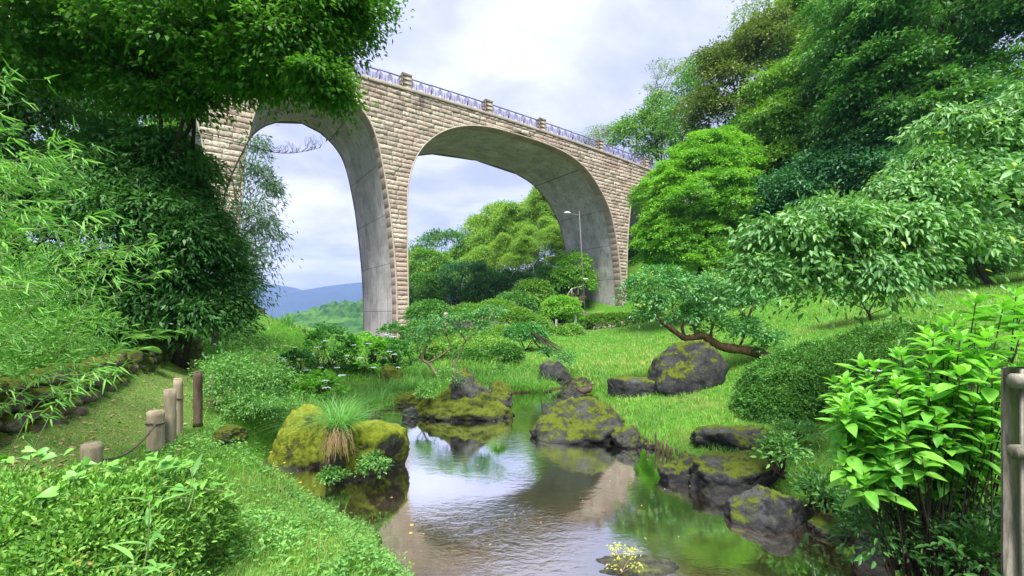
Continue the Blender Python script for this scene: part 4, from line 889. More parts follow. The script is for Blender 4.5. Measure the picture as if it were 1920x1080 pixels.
logpost('tall pale log post right of the roped squat post', 319, 731, 836, 4.95, 19)
logpost('tall pale log post standing just behind another tall pale one', 334, 710, 820, 5.7, 15, ring=True)
logpost('dark brown log post standing alone beside the path', 371, 697, 780, 6.3, 15, 'wood_dark')
logpost('slim log post half hidden by the fine-leaved bush', 399, 704, 755, 7.6, 12)
logpost('farthest slim reddish log post at the edge of the fine-leaved bush', 417, 690, 745, 8.8, 11, 'bark_red')
m = MB(); a, b = P(292, 795, 4.66), P(190, 862, 4.05); u = np.linspace(0, 1, 24)[:, None]; pts = a+(b-a)*u-np.array([0, 0, .10])*(4*u*(1-u)); tube(m, pts, .011, 6, rough=.08)
tag(m.build('rope', M['rope'], loc=a), 'dark rope sagging from the roped post down towards the front post', 'rope')
for x, yt, yb, d, lb in ((545, 655, 676, 15.5, 'dark stake lowest on the left grass bank'), (570, 617, 638, 20, 'dark stake standing out near the crest right end'), (548, 612, 632, 21.5, 'dark stake partly sunk in grass just left of the crest stake'), (494, 577, 588, 24, 'tiny stake on the left crest line'), (479, 574, 587, 24, 'tiny stake leftmost on the crest line')):
    z = float(gz(np.array([(x-960)/F*d]), np.array([d]))[0]); logpost(lb, x, yt, yb, d, 9 if d < 17 else 6, 'wood_dark', False, 'stakes on the left grass bank', zb=min(z, P(x, yb, d)[2]))
# rotten edging stakes at the lawn edge
for i, (x, yt, yb, d) in enumerate(((1214, 812, 845, 8.15), (1229, 808, 850, 8.0), (1236, 818, 852, 7.9), (1243, 824, 856, 7.8), (1251, 826, 858, 7.7), (1259, 832, 860, 7.6), (1268, 836, 862, 7.5), (1284, 838, 862, 7.4))):
    top = P(x, yt+10*RNG.random(), d); m = MB(); n = 9; zz = np.linspace(0, 1, n); base = np.array([top[0], d, -.2]); tube(m, base+(top-base)*zz[:, None]+rnd(n, 3)*.004, .028*RNG.uniform(.7, 1.25)*(1-.35*zz**2), 9, rough=.12)
    tag(m.build('edging_stake', M['wood_dark'], loc=(top[0], d, 0)), 'rotten wooden stake of the row edging the lawn at the water', 'stake', 'rotten stakes edging the lawn')
def far_posts():
    for x, yt, yb, d, lb in ((1043, 600, 622, 40, 'white marker post with a dark notch left of the pier foot'), (1079, 594, 626, 41, 'thin white post beside the low rail at the pier foot'), (925, 617, 631, 33, 'short white post among the clipped mounds')):
        t = thing('marker_post', lb, 'post', P(x, yb, d), 'white posts of the garden'); m = MB(); h = (yb-yt)/F*d; c = P(x, (yt+yb)/2+6, d); box(m, c, (.16, .12, h+.6), 0, .6, .02); m.build('post', M['white'], t)
        m = MB(); box(m, P(x, yt, d)+[0, 0, .02], (.2, .16, .08), 0, .5, .02); m.build('cap', M['white'], t)
far_posts()
t = thing('rail', 'low pipe rail at the foot of the right pier', 'rail', P(1085, 622, 41)); m = MB()
for z in (.35, .75): tube(m, [P(1046, 622, 41)+[0, 0, z], P(1096, 622, 42)+[0, 0, z]], .03, 6)
m.build('pipe', M['metal'], t)
t = thing('sign_board', 'small round-topped wooden sign among the shrubs by the middle pier', 'sign', px_ground(836, 24)); m = MB(); c = P(836, 592, 24)
a = np.linspace(0, np.pi, 13); rw_ = .17; prof = np.array([(-rw_, -.22)]+[(-rw_*math.cos(k), .05+rw_*math.sin(k)) for k in a]+[(rw_, -.22)])
def plate(mb, prof, c, y0, y1, tint=.5):
    n = len(prof); V = [(c[0]+p[0], c[1]+y0, c[2]+p[1]) for p in prof]+[(c[0]+p[0], c[1]+y1, c[2]+p[1]) for p in prof]; V += [(c[0], c[1]+y0, c[2]), (c[0], c[1]+y1, c[2])]
    j = np.arange(n); k = (j+1) % n; mb.add(V, np.stack([j, k, k+n, j+n], 1), np.concatenate([np.stack([k, j, np.full(n, 2*n)], 1), np.stack([j+n, k+n, np.full(n, 2*n+1)], 1)]), tint)
plate(m, prof, c, 0, .05); box(m, c+[0, .03, -.9], (.09, .05, 1.4)); m.build('frame', M['brown'], t)
m = MB(); plate(m, prof*[.72, .72], c, -.012, 0.001); m.build('face', M['pale'], t)
m = MB(); box(m, c+[0, -.015, -.52], (.13, .03, .26)); m.build('red_plate', M['red'], t); m = MB(); box(m, c+[.05, -.033, -.56], (.10, .01, .18)); m.build('blue_plate', M['blue'], t)
t = thing('street_lamp', 'slim curved-arm street lamp in front of the right pier of the wide arch', 'street lamp', P(1096, 596, 54)); m = MB()
tube(m, [P(1098, 602, 54), P(1086, 396, 54)], np.array([.07, .04]), 10); m.build('pole', M['metal'], t)
m = MB(); tube(m, spline([P(1086, 403, 54), P(1076, 402, 54), P(1066, 398, 54)], 8), .035, 8); m.build('arm', M['metal'], t)
m = MB(); p = np.stack([P(1070-i*1.4, 399.5-.35*i+(i/9)**2*2.5, 54) for i in range(10)]); tube(m, p, .15*np.sin(np.linspace(.35, 2.9, 10)), 10); m.build('lamp_head', M['white'], t)
m = MB(); box(m, P(1098, 523, 53.8), (.55, .12, .12)); m.build('bracket', M['white'], t)
# log fence at the right edge
t = thing('log_fence', 'grey log fence post with round rails leaving the picture at the right edge', 'fence', gp(2.93, 2.52)); m = MB(); c = P(1924, 690, 2.52)
box(m, (c[0], 2.52, (c[2]+.6)/2), (.15, .15, c[2]-.6), -.25, .5, .012); m.build('post', M['fence'], t)
for y in (714, 846):
    m = MB(); a = P(1898, y, 2.47); b = a+np.array([1.9, -.5, -.02]); u = np.linspace(0, 1, 16)[:, None]; tube(m, a+(b-a)*u+rnd(16, 3)*.002, (.042)*(1+.02*RNG.normal(size=16)), 14, rough=.02); m.build('rail', M['fence'], t)
# dry stone wall beside the path
t = thing('dry_stone_wall', 'low mossy dry stone wall along the left of the path', 'wall', gp(-5.3, 5.2)); m = MB()
wl = spline([(-4.35, 3.0), (-4.75, 4.0), (-5.15, 5.0), (-5.8, 6.4), (-6.7, 8.1), (-7.7, 9.9), (-8.1, 11.5)], 200); sl_ = np.r_[0, np.cumsum(np.hypot(*np.diff(wl, axis=0).T))]
for row in range(6):
    s = RNG.uniform(0, .2)
    while s < sl_[-1]:
        w_ = RNG.uniform(.16, .36); x, y = np.interp(s+w_/2, sl_, wl[:, 0]), np.interp(s+w_/2, sl_, wl[:, 1]); i = min(int(np.searchsorted(sl_, s)), 198); a = math.atan2(wl[i+1, 1]-wl[i, 1], wl[i+1, 0]-wl[i, 0])
        h = RNG.uniform(.15, .24); z = .97+row*.16+RNG.uniform(-.02, .02); off = row*.035
        rock_mesh(m, np.array([x+math.cos(a+math.pi/2)*off, y+math.sin(a+math.pi/2)*off, z]), (w_*1.08, .34, h*1.15), int(RNG.integers(1e6)), 3.2, 5, .09, rz=a, low=True)
        s += w_*.96
m.build('stones', M['rock_wall'], t, smooth=True)
# rubble wall and steps rail by the right pier
t = thing('rubble_wall', 'stepped rubble stone wall with a handrail left of the right pier', 'wall', P(1078, 590, 58)); m = MB()
for i in range(90):
    x = RNG.uniform(1064, 1092); yt = 536+max(0, (1076-x))*1.5; y = RNG.uniform(yt, 598); c = P(x, y, 58.3+RNG.uniform(-.1, .1)+ (600-y)*.01); rock_mesh(m, c, (RNG.uniform(.6, 1.2), .5, RNG.uniform(.45, .8)), 500+i, 3.5, 4, .06, low=True)
m.build('stones', M['rock_wall'], t, smooth=True); m = MB(); tube(m, [P(1058, 562, 58), P(1072, 541, 58), P(1094, 536, 58)], .07, 6)
for x, y in ((1062, 556), (1072, 541), (1084, 538)): tube(m, [P(x, y, 58), P(x, y+14, 58)], .05, 5)
m.build('handrail', M['white'], t)

# ------------------------------------------------------------------ grass and ground cover (nobody could count it)
def scatter(n, px0, px1, r0, r1, pw=1.):
    px = RNG.uniform(px0, px1, n); u = RNG.uniform(0, 1, n)
    r = np.exp(np.log(r0)+u*np.log(r1/r0)) if pw == 1. else (r0**(1-pw)+u*(r1**(1-pw)-r0**(1-pw)))**(1/(1-pw))
    x = (px-960)/F*r; return x, r
def grass_field(name, label_mat, n, px0, px1, r0, r1, hfun, maskf, wmin=.005, wk=.0011, bend=(.3, 1.0), pw=1.15, seg=2, tint=None):
    x, y = scatter(n, px0, px1, r0, r1, pw); sd = pond_sd(x, y); k = (sd > .0) & maskf(x, y, sd); x, y, sd = x[k], y[k], sd[k]
    z = gz(x, y); h = hfun(x, y, sd)*RNG.uniform(.5, 1.35, len(x)); pt = np.stack([x, y, z-.01], 1)
    pn = np.clip(.5+.55*fbm(np.stack([x*1.3, y*1.3, x*0], 1), 31, 3), 0, 1); ti = np.clip(pn*.55+RNG.uniform(0, .38, len(x))+(RNG.random(len(x)) < .05+.5*np.exp(-((x-5.2)/3)**2-((y-19)/3.5)**2))*.6, 0, 1)
    mb = MB(); blades(mb, pt, h, np.maximum(wmin, y*wk)*RNG.uniform(.7, 1.3, len(x)), RNG.uniform(*bend, len(x)), None, ti, seg)
    o = mb.build(name, M[label_mat]); o['kind'] = 'stuff'; return o
def tallzone(x, y): return np.exp(-(((x+1.2)/4.5)**2+((y-15.2)/2.6)**2))+.8*np.exp(-(((x+3.9)/1.1)**2+((y-11)/2.2)**2))
nz_ = lambda x, y, s, sc: vnoise(np.stack([x*sc, y*sc, x*0], 1), s)
grass_field('lawn_grass', 'lawn', 210000, 940, 2150, 3.0, 48, lambda x, y, sd: (.07+.045*np.clip(nz_(x, y, 4, .8), 0, 1)+.11*np.clip(nz_(x, y, 44, 2.3), 0, 1)+.0022*y+.10*np.exp(-sd*3)), lambda x, y, sd: (x > -.5) & ~((tallzone(x, y) > .5)))
grass_field('tall_grass', 'grass', 42000, 380, 1250, 9, 24, lambda x, y, sd: .16+.34*np.clip(tallzone(x, y), 0, 1), lambda x, y, sd: (tallzone(x, y) > .12) & (path_d(x, y) > .8), .006, .001, (.3, 1.3), 1., 3)
grass_field('bank_grass', 'lawn', 100000, -150, 900, 1.9, 8.5, lambda x, y, sd: .06+.07*np.clip(nz_(x, y, 8, 1.1)+.3, 0, 1)+.10*np.clip(nz_(x, y, 81, 3.5), 0, 1), lambda x, y, sd: (x < 0) & (path_d(x, y) > .55), .004, .0009, (.3, 1.1), 1.1)
grass_field('hillside_grass', 'grass', 60000, -100, 820, 8, 45, lambda x, y, sd: .16+.14*np.clip(nz_(x, y, 12, .5), 0, 1)+.002*y, lambda x, y, sd: (x < -2) & (path_d(x, y) > 1.0) & (tallzone(x, y) < .4), .006, .0011, (.3, 1.1), 1.)
grass_field('path_grass', 'lawn', 42000, -150, 520, 2.6, 14, lambda x, y, sd: .045+.05*np.clip(nz_(x, y, 71, 3), 0, 1), lambda x, y, sd: (path_d(x, y) < .9), .004, .0009, (.5, 1.4), 1.)
def cover(name, m_, n, px0, px1, r0, r1, hmax, L, maskf, pw=1.1, kind='o', tint=(0, 1), jit=.55):
    x, y = scatter(n, px0, px1, r0, r1, pw); sd = pond_sd(x, y); k = (sd > .02) & maskf(x, y, sd); x, y = x[k], y[k]; m = len(x)
    hp = np.clip(.55+.6*fbm(np.stack([x*2.2, y*2.2, x*0], 1), 77, 3), .12, 1.1); z = gz(x, y)+hmax*hp*RNG.uniform(.1, 1, m)**.7
    a = RNG.uniform(0, 6.28, m); D = np.stack([np.cos(a), np.sin(a), RNG.uniform(-.4, .35, m)], 1); ti = np.clip(hp*.3+RNG.uniform(0, .7, m), 0, 1)*(tint[1]-tint[0])+tint[0]
    mb = MB(); leaves(mb, np.stack([x, y, z], 1), D, nrm(rnd(m, 3)*jit+np.array([0, -.15, 1.])), np.maximum(L, y*L*.13)*RNG.uniform(.4, 1.7, m), np.maximum(L, y*L*.13)*RNG.uniform(.35, .75, m), kind, ti); o = mb.build(name, M[m_]); o['kind'] = 'stuff'; return o
cover('broad_ground_cover', 'vine', 2600, -200, 900, 1.9, 9, .12, .05, lambda x, y, sd: (x < .2) & (path_d(x, y) > .75))
cover('ground_cover', 'cover', 40000, -200, 880, 1.9, 9.5, .13, .034, lambda x, y, sd: (x < .2) & (path_d(x, y) > .75) & (nz_(x, y, 21, .9)+.8*nz_(x, y, 22, 3.5)+RNG.uniform(-.5, .5, len(x)) > -.3))
cover('bank_undergrowth', 'cover', 60000, -250, 640, 3.6, 16, .3, .045, lambda x, y, sd: (x < -4.0) & (path_d(x, y) > .8) & (gz(x, y) > 1.15), 1.)
cover('waterside_plants', 'cover', 26000, 300, 900, 2.6, 13, .26, .035, lambda x, y, sd: (sd < .6) & (x < -.4) & (nz_(x, y, 91, 2.2) > -.1))
cover('right_shore_plants', 'forest', 5000, 1000, 2000, 3, 14, .16, .035, lambda x, y, sd: (sd < .45) & (x > 1.5) & (nz_(x, y, 92, 2.2) > 0))
grass_field('shore_grass', 'reed', 9000, 500, 2000, 2.6, 14, lambda x, y, sd: .22+0*x, lambda x, y, sd: (sd < .3) & (nz_(x, y, 93, 2.0) > .1), .006, .0011, (.5, 1.8), 1., 3)
cover('path_litter', 'dead', 3600, -200, 520, 2.6, 14, .02, .05, lambda x, y, sd: path_d(x, y) < 1.0, 1., 'r', (0, 1), .25)
cover('shore_litter', 'dead', 900, 900, 1900, 3.2, 10, .03, .03, lambda x, y, sd: (sd < .35) & (x > 0), 1., 'r', (0, 1), .3)
def fallen(n=46):
    for i in range(n):
        x = RNG.uniform(-2.6, 3.4); y = RNG.uniform(4.3, 11.5)
        if pond_sd(np.array([x]), np.array([y]))[0] > -.15: continue
        mb = MB(); a = RNG.uniform(0, 6.28); leaves(mb, np.array([[x, y, .004]]), np.array([[math.cos(a), math.sin(a), 0]]), np.array([[0, 0, 1.]]), RNG.uniform(.025, .06), RNG.uniform(.012, .022), 'r', RNG.uniform(.3, 1), .0, .0)
        tag(mb.build('fallen_leaf', M['dead'], loc=(x, y, 0)), 'tiny dry leaf floating on the dark pond', 'leaf', 'leaves floating on the pond')
fallen()

# ------------------------------------------------------------------ reed and sedge clumps
def clump(label, c, n, H, spread, m_='reed', wd=.008, bend=(.3, 1.4), seg=4, name='reed_clump', group='reed clumps at the water edge', dead=0, asym=None):
    t = thing(name, label, 'reeds', c, group); mb = MB(); a = RNG.uniform(0, 6.28, n); q = np.sqrt(RNG.random(n))
    pt = c+np.stack([np.cos(a)*q*spread[0], np.sin(a)*q*spread[1], -.03+0*a], 1); dr = nrm(np.stack([np.cos(a)*q+.5*RNG.normal(size=n), np.sin(a)*q+.5*RNG.normal(size=n), 0*a], 1))
    if asym is not None: dr = nrm(dr+asym)
    blades(mb, pt, H*RNG.uniform(.55, 1.15, n), wd*RNG.uniform(.7, 1.3, n), RNG.uniform(*bend, n), dr, RNG.uniform(0, .85, n), seg); mb.build('blades', M[m_], t)
    if dead:
        mb = MB(); k = dead; a = RNG.uniform(-2.9, -.2, k); pt = c+np.stack([np.cos(a)*.17*RNG.random(k), np.sin(a)*.1-.03, RNG.uniform(-.14, .08, k)], 1)
        vs = []; dr = np.stack([np.cos(a), np.sin(a)*.7-.2, 0*a], 1); L = RNG.uniform(.14, .46, k); S = np.stack([-dr[:, 1], dr[:, 0], 0*a], 1)*.006
        for u in (0, .2, .45, .75, 1.): cc = pt+dr*(L*.38*u**.6)[:, None]+np.array([0, 0, 1.])*(L*(.12*u-.95*u**1.6))[:, None]+rnd(k, 3)*.012; vs += [cc-S*(1-.8*u), cc+S*(1-.8*u)]
        V = np.stack(vs, 1); Q = np.array([[2*i, 2*i+1, 2*i+3, 2*i+2] for i in range(4)]); mb.add(V.reshape(-1, 3), (Q[None]+(np.arange(k)*10)[:, None, None]).reshape(-1, 4), None, np.repeat(RNG.uniform(0, 1, k), 4)); mb.build('dead_blades', M['dead'], t)
    return t
c0 = P(636, 806, 6.5)
clump('arching sedge tuft with a skirt of dead tan blades between the two mossy boulders', c0, 380, .66, (.16, .12), 'reed', .0085, (.4, 2.1), 5, 'sedge_tuft', None, 130)
for (x, d, n, H, sp, lb) in ((620, 9.6, 260, .62, (.5, .5), 'reeds behind the tall rounded mossy boulder'), (690, 11.2, 260, .66, (.5, .6), 'arching reeds on the bank left of the islet'), (738, 12.9, 220, .6, (.5, .4), 'blue-green reeds under the pale mossy rock'), (790, 13.4, 220, .55, (.5, .4), 'reeds at the back of the pond left of the islet summit'),
                         (955, 13.9, 240, .62, (.45, .35), 'bright upright reeds right of the islet'), (1008, 14.1, 240, .72, (.35, .3), 'tallest bright reeds in front of the dark rounded rock'), (900, 14.2, 180, .5, (.5, .4), 'bright reeds behind the islet summit'), (560, 8.6, 160, .5, (.4, .4), 'loose reeds left above the tall mossy boulder')):
    q = px_ground(x, d); q[2] = max(q[2], -.05); clump(lb, q, n, H, sp, 'reed' if x < 800 else 'grass', .011)
q = px_ground(1140, 12.0); clump('few pale broken blades at the foot of the block-shaped stone', q, 26, .28, (.3, .1), 'reed', .012, (.6, 1.6))
q = px_ground(538, 20); clump('taller grass tuft on the left crest', q, 90, .75, (.25, .2), 'reed', .02, (.2, .6), 4, 'grass_tuft', None)
m = MB(); pt = px_ground(508, 20.5); tube(m, spline([pt, P(515, 565, 20.5), P(530, 548, 20.5), P(553, 540, 20.4)], 14), np.linspace(.012, .004, 14), 4); tag(m.build('grass_stalk', M['culm'], loc=pt), 'single long curved grass stalk against the blue mountains', 'stalk')

# ------------------------------------------------------------------ shrubs and hedges
def mound(name, label, cat, group, base, blobs, m_, ncl, per, cr, L, Wd, kind='r', shell=(.93, 1.03), stems=True, zmin=-.25, **kw):
    t = thing(name, label, cat, base, group); mb = MB(); c = crown(mb, blobs, ncl, per, cr, L, Wd, kind, shell=shell, zmin=zmin, **kw); mb.build('foliage', M[m_], t)
    if stems:
        m = MB()
        for q in some(c, 9): tube(m, spline([np.asarray(base)+np.array([RNG.uniform(-.1, .1), RNG.uniform(-.1, .1), -.05]), (np.asarray(base)+q)/2+rnd(3)*.05, q], 7), np.linspace(.022, .006, 7), 5)
        m.build('stems', M['bark'], t)
    return t
mound('clipped_azalea', 'big dark clipped azalea mound behind the broad-leaved shrub on the right', 'shrub', None, gp(6.6, 8.8), [np.array([6.7, 9.0, .55, 1.95, 1.5, 1.35]), np.array([8.3, 9.2, .8, 1.9, 1.5, 1.5]), np.array([5.5, 8.8, .35, .95, 1.0, .85])], 'azalea', 2600, 40, .12, .05, .024, 'r', (.95, 1.02), flat=.5, droop=.0, up=.5, keep_back=.1)
mound('clipped_azalea', 'bright low azalea hedge in the bottom left corner', 'shrub', None, gp(-2.7, 2.6), [np.array([-2.95, 2.75, .78, .75, .8, .62]), np.array([-2.48, 2.85, .8, .42, .8, .6]), np.array([-2.1, 2.05, .62, .4, .6, .5]), np.array([-3.6, 2.7, .76, .6, .85, .62]), np.array([-1.75, 1.75, .55, .36, .45, .42])], 'azalea_bright', 3000, 26, .075, .034, .015, 'o', (.93, 1.03), flat=.6, droop=-.3, up=.4, keep_back=.2, jit=.7)
# heart leaved vine over the hedge
t = thing('climbing_vine', 'pale heart-leaved vine sprawling over the bottom left hedge', 'vine', P(150, 900, 3.0)); mb = MB()
for k in range(16):
    a = P(RNG.uniform(-40, 330), RNG.uniform(850, 980), 2.9+RNG.uniform(-.3, .35)); path = [a]
    for j in range(6): path.append(path[-1]+np.array([RNG.uniform(-.05, .13), RNG.uniform(-.08, .08), RNG.uniform(-.02, .035)]))
    path = np.array(path)
    hz = []
    for q in path:
        z = max(q[2]-.1, .72+.64*math.sqrt(max(.05, 1-((q[0]+2.85)/1.3)**2*.5-((q[1]-2.6)/1.1)**2)));  hz.append([q[0], q[1], z+.03])
    hz = np.array(hz); sm_ = MB(); tube(sm_, spline(hz, 20), .003, 4); sm_.build('stem', M['culm'], t); n = 13; sp = spline(hz, n)
    a = RNG.uniform(0, 6.28, n); D = np.stack([np.cos(a), np.sin(a)-.35, RNG.uniform(-.45, .1, n)], 1); leaves(mb, sp+rnd(n, 3)*.02+[0, 0, .03], D, nrm(rnd(n, 3)*.4+np.array([0, -.45, .9])), RNG.uniform(.045, .085, n), RNG.uniform(.04, .075, n), 'h', RNG.uniform(0, 1, n), .25, .1)
mb.build('leaves', M['vine'], t)
def shoot(label, base, h, n, L, lean=(0, 0), m_='reed', wd=.026):
    t = thing('broad_bladed_shoot', label, 'plant', base, 'broad-bladed shoots in the hedge'); m = MB(); top = np.asarray(base)+np.array([lean[0], lean[1], h]); sp = spline([base, (np.asarray(base)+top)/2+rnd(3)*.01, top], 12); tube(m, sp, np.linspace(.006, .002, 12), 5); m.build('stem', M['culm'], t)
    mb = MB(); i = np.linspace(3, 11, n).astype(int); a = np.arange(n)*2.4+RNG.uniform(0, 1, n); D = np.stack([np.cos(a), np.sin(a)*.7-.2, .75+0*a], 1); leaves(mb, sp[i], D, nrm(np.array([0, 0, 1.])-D*.2+rnd(n, 3)*.1), L*RNG.uniform(.7, 1.15, n), wd, 'c', RNG.uniform(.2, .9, n), .55, .12); mb.build('leaves', M[m_], t)
shoot('tall broad-bladed shoot rising in front of the bottom left hedge', P(258, 1075, 2.2)-[0, 0, .1], .46, 10, .17, (.06, 0))
shoot('short broad-bladed shoot arching over the right end of the hedge', P(352, 930, 2.75)-[0, 0, .1], .27, 5, .2, (.02, 0), 'cover', .03)
shoot('small broad-bladed shoot low on the right side of the hedge', P(250, 1050, 2.1)-[0, 0, .3], .3, 7, .16)

# broad leaved shrubs with decussate rosettes
def rosettes(tips, L, levels=4, dl=.05, wr=.58, kind='c', mb=None, tintb=None, outdir=None):
    mb = mb or MB(); k = len(tips)
    for j in range(levels):
        for s in range(4 if j == 0 else 2):
            a = tips_a(tips)+j*math.pi/2+s*(math.pi if j else math.pi/2)+RNG.normal(size=k)*.25; el = np.radians([60, 40, 22, 8, -4, -12][j]+RNG.normal(size=k)*9); ax = nrm(np.array([0, 0, 1.])+(outdir*.45 if outdir is not None else 0)+rnd(k, 3)*.1)
            h0 = np.stack([np.cos(a), np.sin(a), 0*a], 1); h0 = nrm(h0-ax*(h0*ax).sum(1, keepdims=True)); D = h0*np.cos(el)[:, None]+ax*np.sin(el)[:, None]; N = ax*np.cos(el)[:, None]-h0*np.sin(el)[:, None]
            l = L*[.5, .8, 1., 1.05, 1., .9][j]*RNG.uniform(.65, 1.2, k); leaves(mb, tips-ax*(j*dl)+h0*.012, D, N, l, l*wr*.9*RNG.uniform(.85, 1.1, k), kind, np.clip((tintb if tintb is not None else .5)+RNG.uniform(-.3, .3, k)+(.15 if j < 2 else -.1)*1., 0, .84+.16*(RNG.random(k) < .04)), RNG.uniform(.05, .38, k), .2)
    return mb
def tips_a(tips): return (np.abs(np.sin(tips[:, 0]*91.7+tips[:, 1]*37.1+tips[:, 2]*53.3))*6.28)
def broadleaf(label, name, base, tips, L, m_, levels=4, dl=.05, kind='c', flowers=None, group=None, stem_r=.008, cat='shrub', fl_r=.07):
    t = thing(name, label, cat, base, group); tips = np.asarray(tips); tips = tips+np.array([0, 0, .09 if L == .15 else 0]); ctr = tips.mean(0); od = tips-(ctr-[0, 0, .3]); od = nrm(od); mb = rosettes(tips, L, levels, dl, kind=kind, tintb=RNG.uniform(.25, .75, len(tips)), outdir=od); mb.build('foliage', M[m_], t)
    m = MB()
    for q in tips[:60]: b = np.asarray(base)+rnd(3)*np.array([.22, .16, 0])*(np.linalg.norm(tips.std(0))*1.2); tube(m, spline([b, b*.45+q*.55+rnd(3)*.03-[0, 0, .05], q-[0, 0, .01]], 8), np.linspace(stem_r, stem_r*.45, 8)*.8, 5)
    m.build('stems', M['bark'], t)
    if flowers is not None and len(flowers):
        for f in flowers:
            mb = MB(); n = 60; a = RNG.uniform(0, 6.28, n); q = np.sqrt(RNG.uniform(.1, 1, n))*fl_r; c = f+np.stack([np.cos(a)*q, np.sin(a)*q, .03-q*q*3], 1); a2 = RNG.uniform(0, 6.28, n); leaves(mb, c, np.stack([np.cos(a2), np.sin(a2), 0*a2], 1), nrm(rnd(n, 3)*.25+np.array([0, -.3, 1.])), fl_r*.42, fl_r*.36, 'r', RNG.uniform(0, 1, n), .05, .05); mb.build('flower_head', M['petal'], t)
    return t
tp = [(1830, 585, 3.2), (1880, 600, 3.1), (1905, 572, 3.3), (1935, 600, 3.1), (1790, 625, 3.2), (1750, 655, 3.1), (1800, 660, 3.0), (1850, 650, 3.0), (1910, 660, 2.95), (1690, 690, 3.15), (1745, 705, 3.0), (1640, 712, 3.2), (1585, 735, 3.25), (1620, 760, 3.1), (1680, 745, 3.0), (1570, 790, 3.2), (1625, 805, 3.05), (1690, 790, 2.9), (1740, 760, 2.9), (1800, 720, 2.85), (1860, 715, 2.8), (1760, 810, 2.75), (1830, 780, 2.7), (1890, 790, 2.7), (1700, 840, 2.85), (1640, 850, 3.0), (1590, 840, 3.15), (1775, 860, 2.65), (1850, 850, 2.6), (1610, 890, 3.05), (1670, 890, 2.9), (1730, 890, 2.75), (1910, 720, 2.75), (1770, 690, 3.05), (1720, 730, 3.05), (1660, 780, 3.05), (1840, 690, 3.0), (1600, 800, 3.3), (1715, 770, 3.15), (1800, 765, 3.0), (1870, 760, 3.0), (1740, 830, 3.0), (1680, 820, 3.15), (1790, 820, 2.95), (1850, 810, 2.95)]
broadleaf('large fresh-green broad-leaved hydrangea bush in front of the right fence post', 'hydrangea_bush', gp(3.0, 3.15), np.array([P(a, b, max(c, 2.88)) for a, b, c in tp]+[P(x+RNG.uniform(-34, 34), y+RNG.uniform(-14, 46), max(d, 2.9)+RNG.uniform(.0, .35)) for x, y, d in tp]+[P(1715+np.clip(RNG.normal(), -1.45, 1.5)*92, 850+RNG.uniform(-90, 85), RNG.uniform(2.95, 3.4)) for _ in range(110)]), .15, 'hydrangea', 5, .034, 'c', [P(1640, 700, 3.6)], None, .009, fl_r=.05)
def htips(px, py, d, rx, ry, n, rd=.5):
    u = nrm(rnd(n, 3)); u[:, 1] = -np.abs(u[:, 1])*.9+.15*RNG.random(n); u[:, 2] = np.where(u[:, 2] < -.5, -u[:, 2], u[:, 2]); r = RNG.uniform(.8, 1.03, n)[:, None]
    return P(px, py, d)+u*r*np.array([rx/F*d, rd, ry/F*d])
HG = 'lacecap hydrangeas on the left bank'
for (x, y, d, rx, ry, n, m_, lb, fl) in ((620, 664, 14.2, 50, 48, 100, 'hydrangea_dark', 'tall green lacecap hydrangea in front of the grassy crest', [(598, 652), (610, 640), (650, 668), (585, 665), (676, 672), (632, 690), (600, 690)]), (684, 672, 14.6, 45, 40, 80, 'hydrangea', 'bright leafy hydrangea between two flowering ones', [(664, 648), (690, 645), (700, 690)]), (738, 640, 16.5, 32, 28, 60, 'hydrangea_dark', 'dark round hydrangea at the foot of the middle pier', [(725, 628), (738, 632), (716, 640), (690, 627)]), (735, 672, 15, 42, 28, 70, 'hydrangea_dark', 'dark hydrangea with many white flowers below the pier', [(720, 672), (705, 662), (738, 665), (680, 685), (730, 660), (712, 690), (745, 690)]),
                             (560, 690, 12.4, 40, 28, 60, 'hydrangea_dark', 'low hydrangea with white lacecaps beside the fine-leaved bush', [(532, 676), (545, 690), (575, 695), (525, 672), (482, 660)]), (600, 735, 11.2, 50, 32, 60, 'hydrangea', 'small hydrangea above the tall reeds', [(610, 715), (640, 705), (612, 728)])):
    b = px_ground(x, d+.2); broadleaf(lb, 'hydrangea_bush', b, htips(x, y-4, d, rx*1.05, ry*1.15, int(n*1.7), .7), .17, m_, 3, .045, 'o', [P(a, c, d-.62) for a, c in fl], HG, .008, fl_r=.085)
# fine leaved bush by the posts, other undergrowth
mound('fine_leaved_bush', 'feathery fine-leaved bush spreading over the far log posts', 'shrub', None, px_ground(470, 8.2), [blob(460, 705, 8.0, 62, 44, .6), blob(510, 720, 8.1, 45, 38, .5), blob(430, 730, 7.6, 48, 44, .5), blob(480, 760, 7.6, 60, 32, .5), blob(420, 690, 8.6, 40, 26, .4)], 'cover', 420, 34, .2, .045, .02, 'r', (.35, 1.12), flat=.25, droop=.3, up=.75, jit=.6)
for (x, y, d, rx, ry, h, lb) in ((1462, 850, 5.9, 26, 40, .07, 'upright wild plants growing between the rocks of the right pile'), (1545, 925, 5.2, 30, 26, .07, 'dark ferny weeds below the hydrangea bush'), (1490, 812, 6.9, 40, 14, .07, 'low weeds on top of the right rock pile'), (1610, 960, 4.7, 34, 22, .06, 'ferny weeds hanging over the water under the hydrangea'), (1720, 955, 3.6, 80, 40, .06, 'shaded undergrowth beneath the hydrangea bush'), (1690, 1010, 3.2, 90, 50, .06, 'dark low plants in front of the hydrangea stems'), (1820, 1030, 2.9, 80, 50, .06, 'dark low plants at the foot of the fence post'), (1830, 960, 3.2, 70, 40, .06, 'dark undergrowth beside the fence post')):
    mound('weed_patch', lb, 'plants', 'weeds of the right bank', P(x, y+ry*.9, d), [blob(x, y, d, rx, ry, .28)], 'cover' if y < 880 else 'dark', 46, 14, .12, h, h*.4, 'o', (.1, 1.15), flat=.8, droop=.1, up=.6, jit=.9)
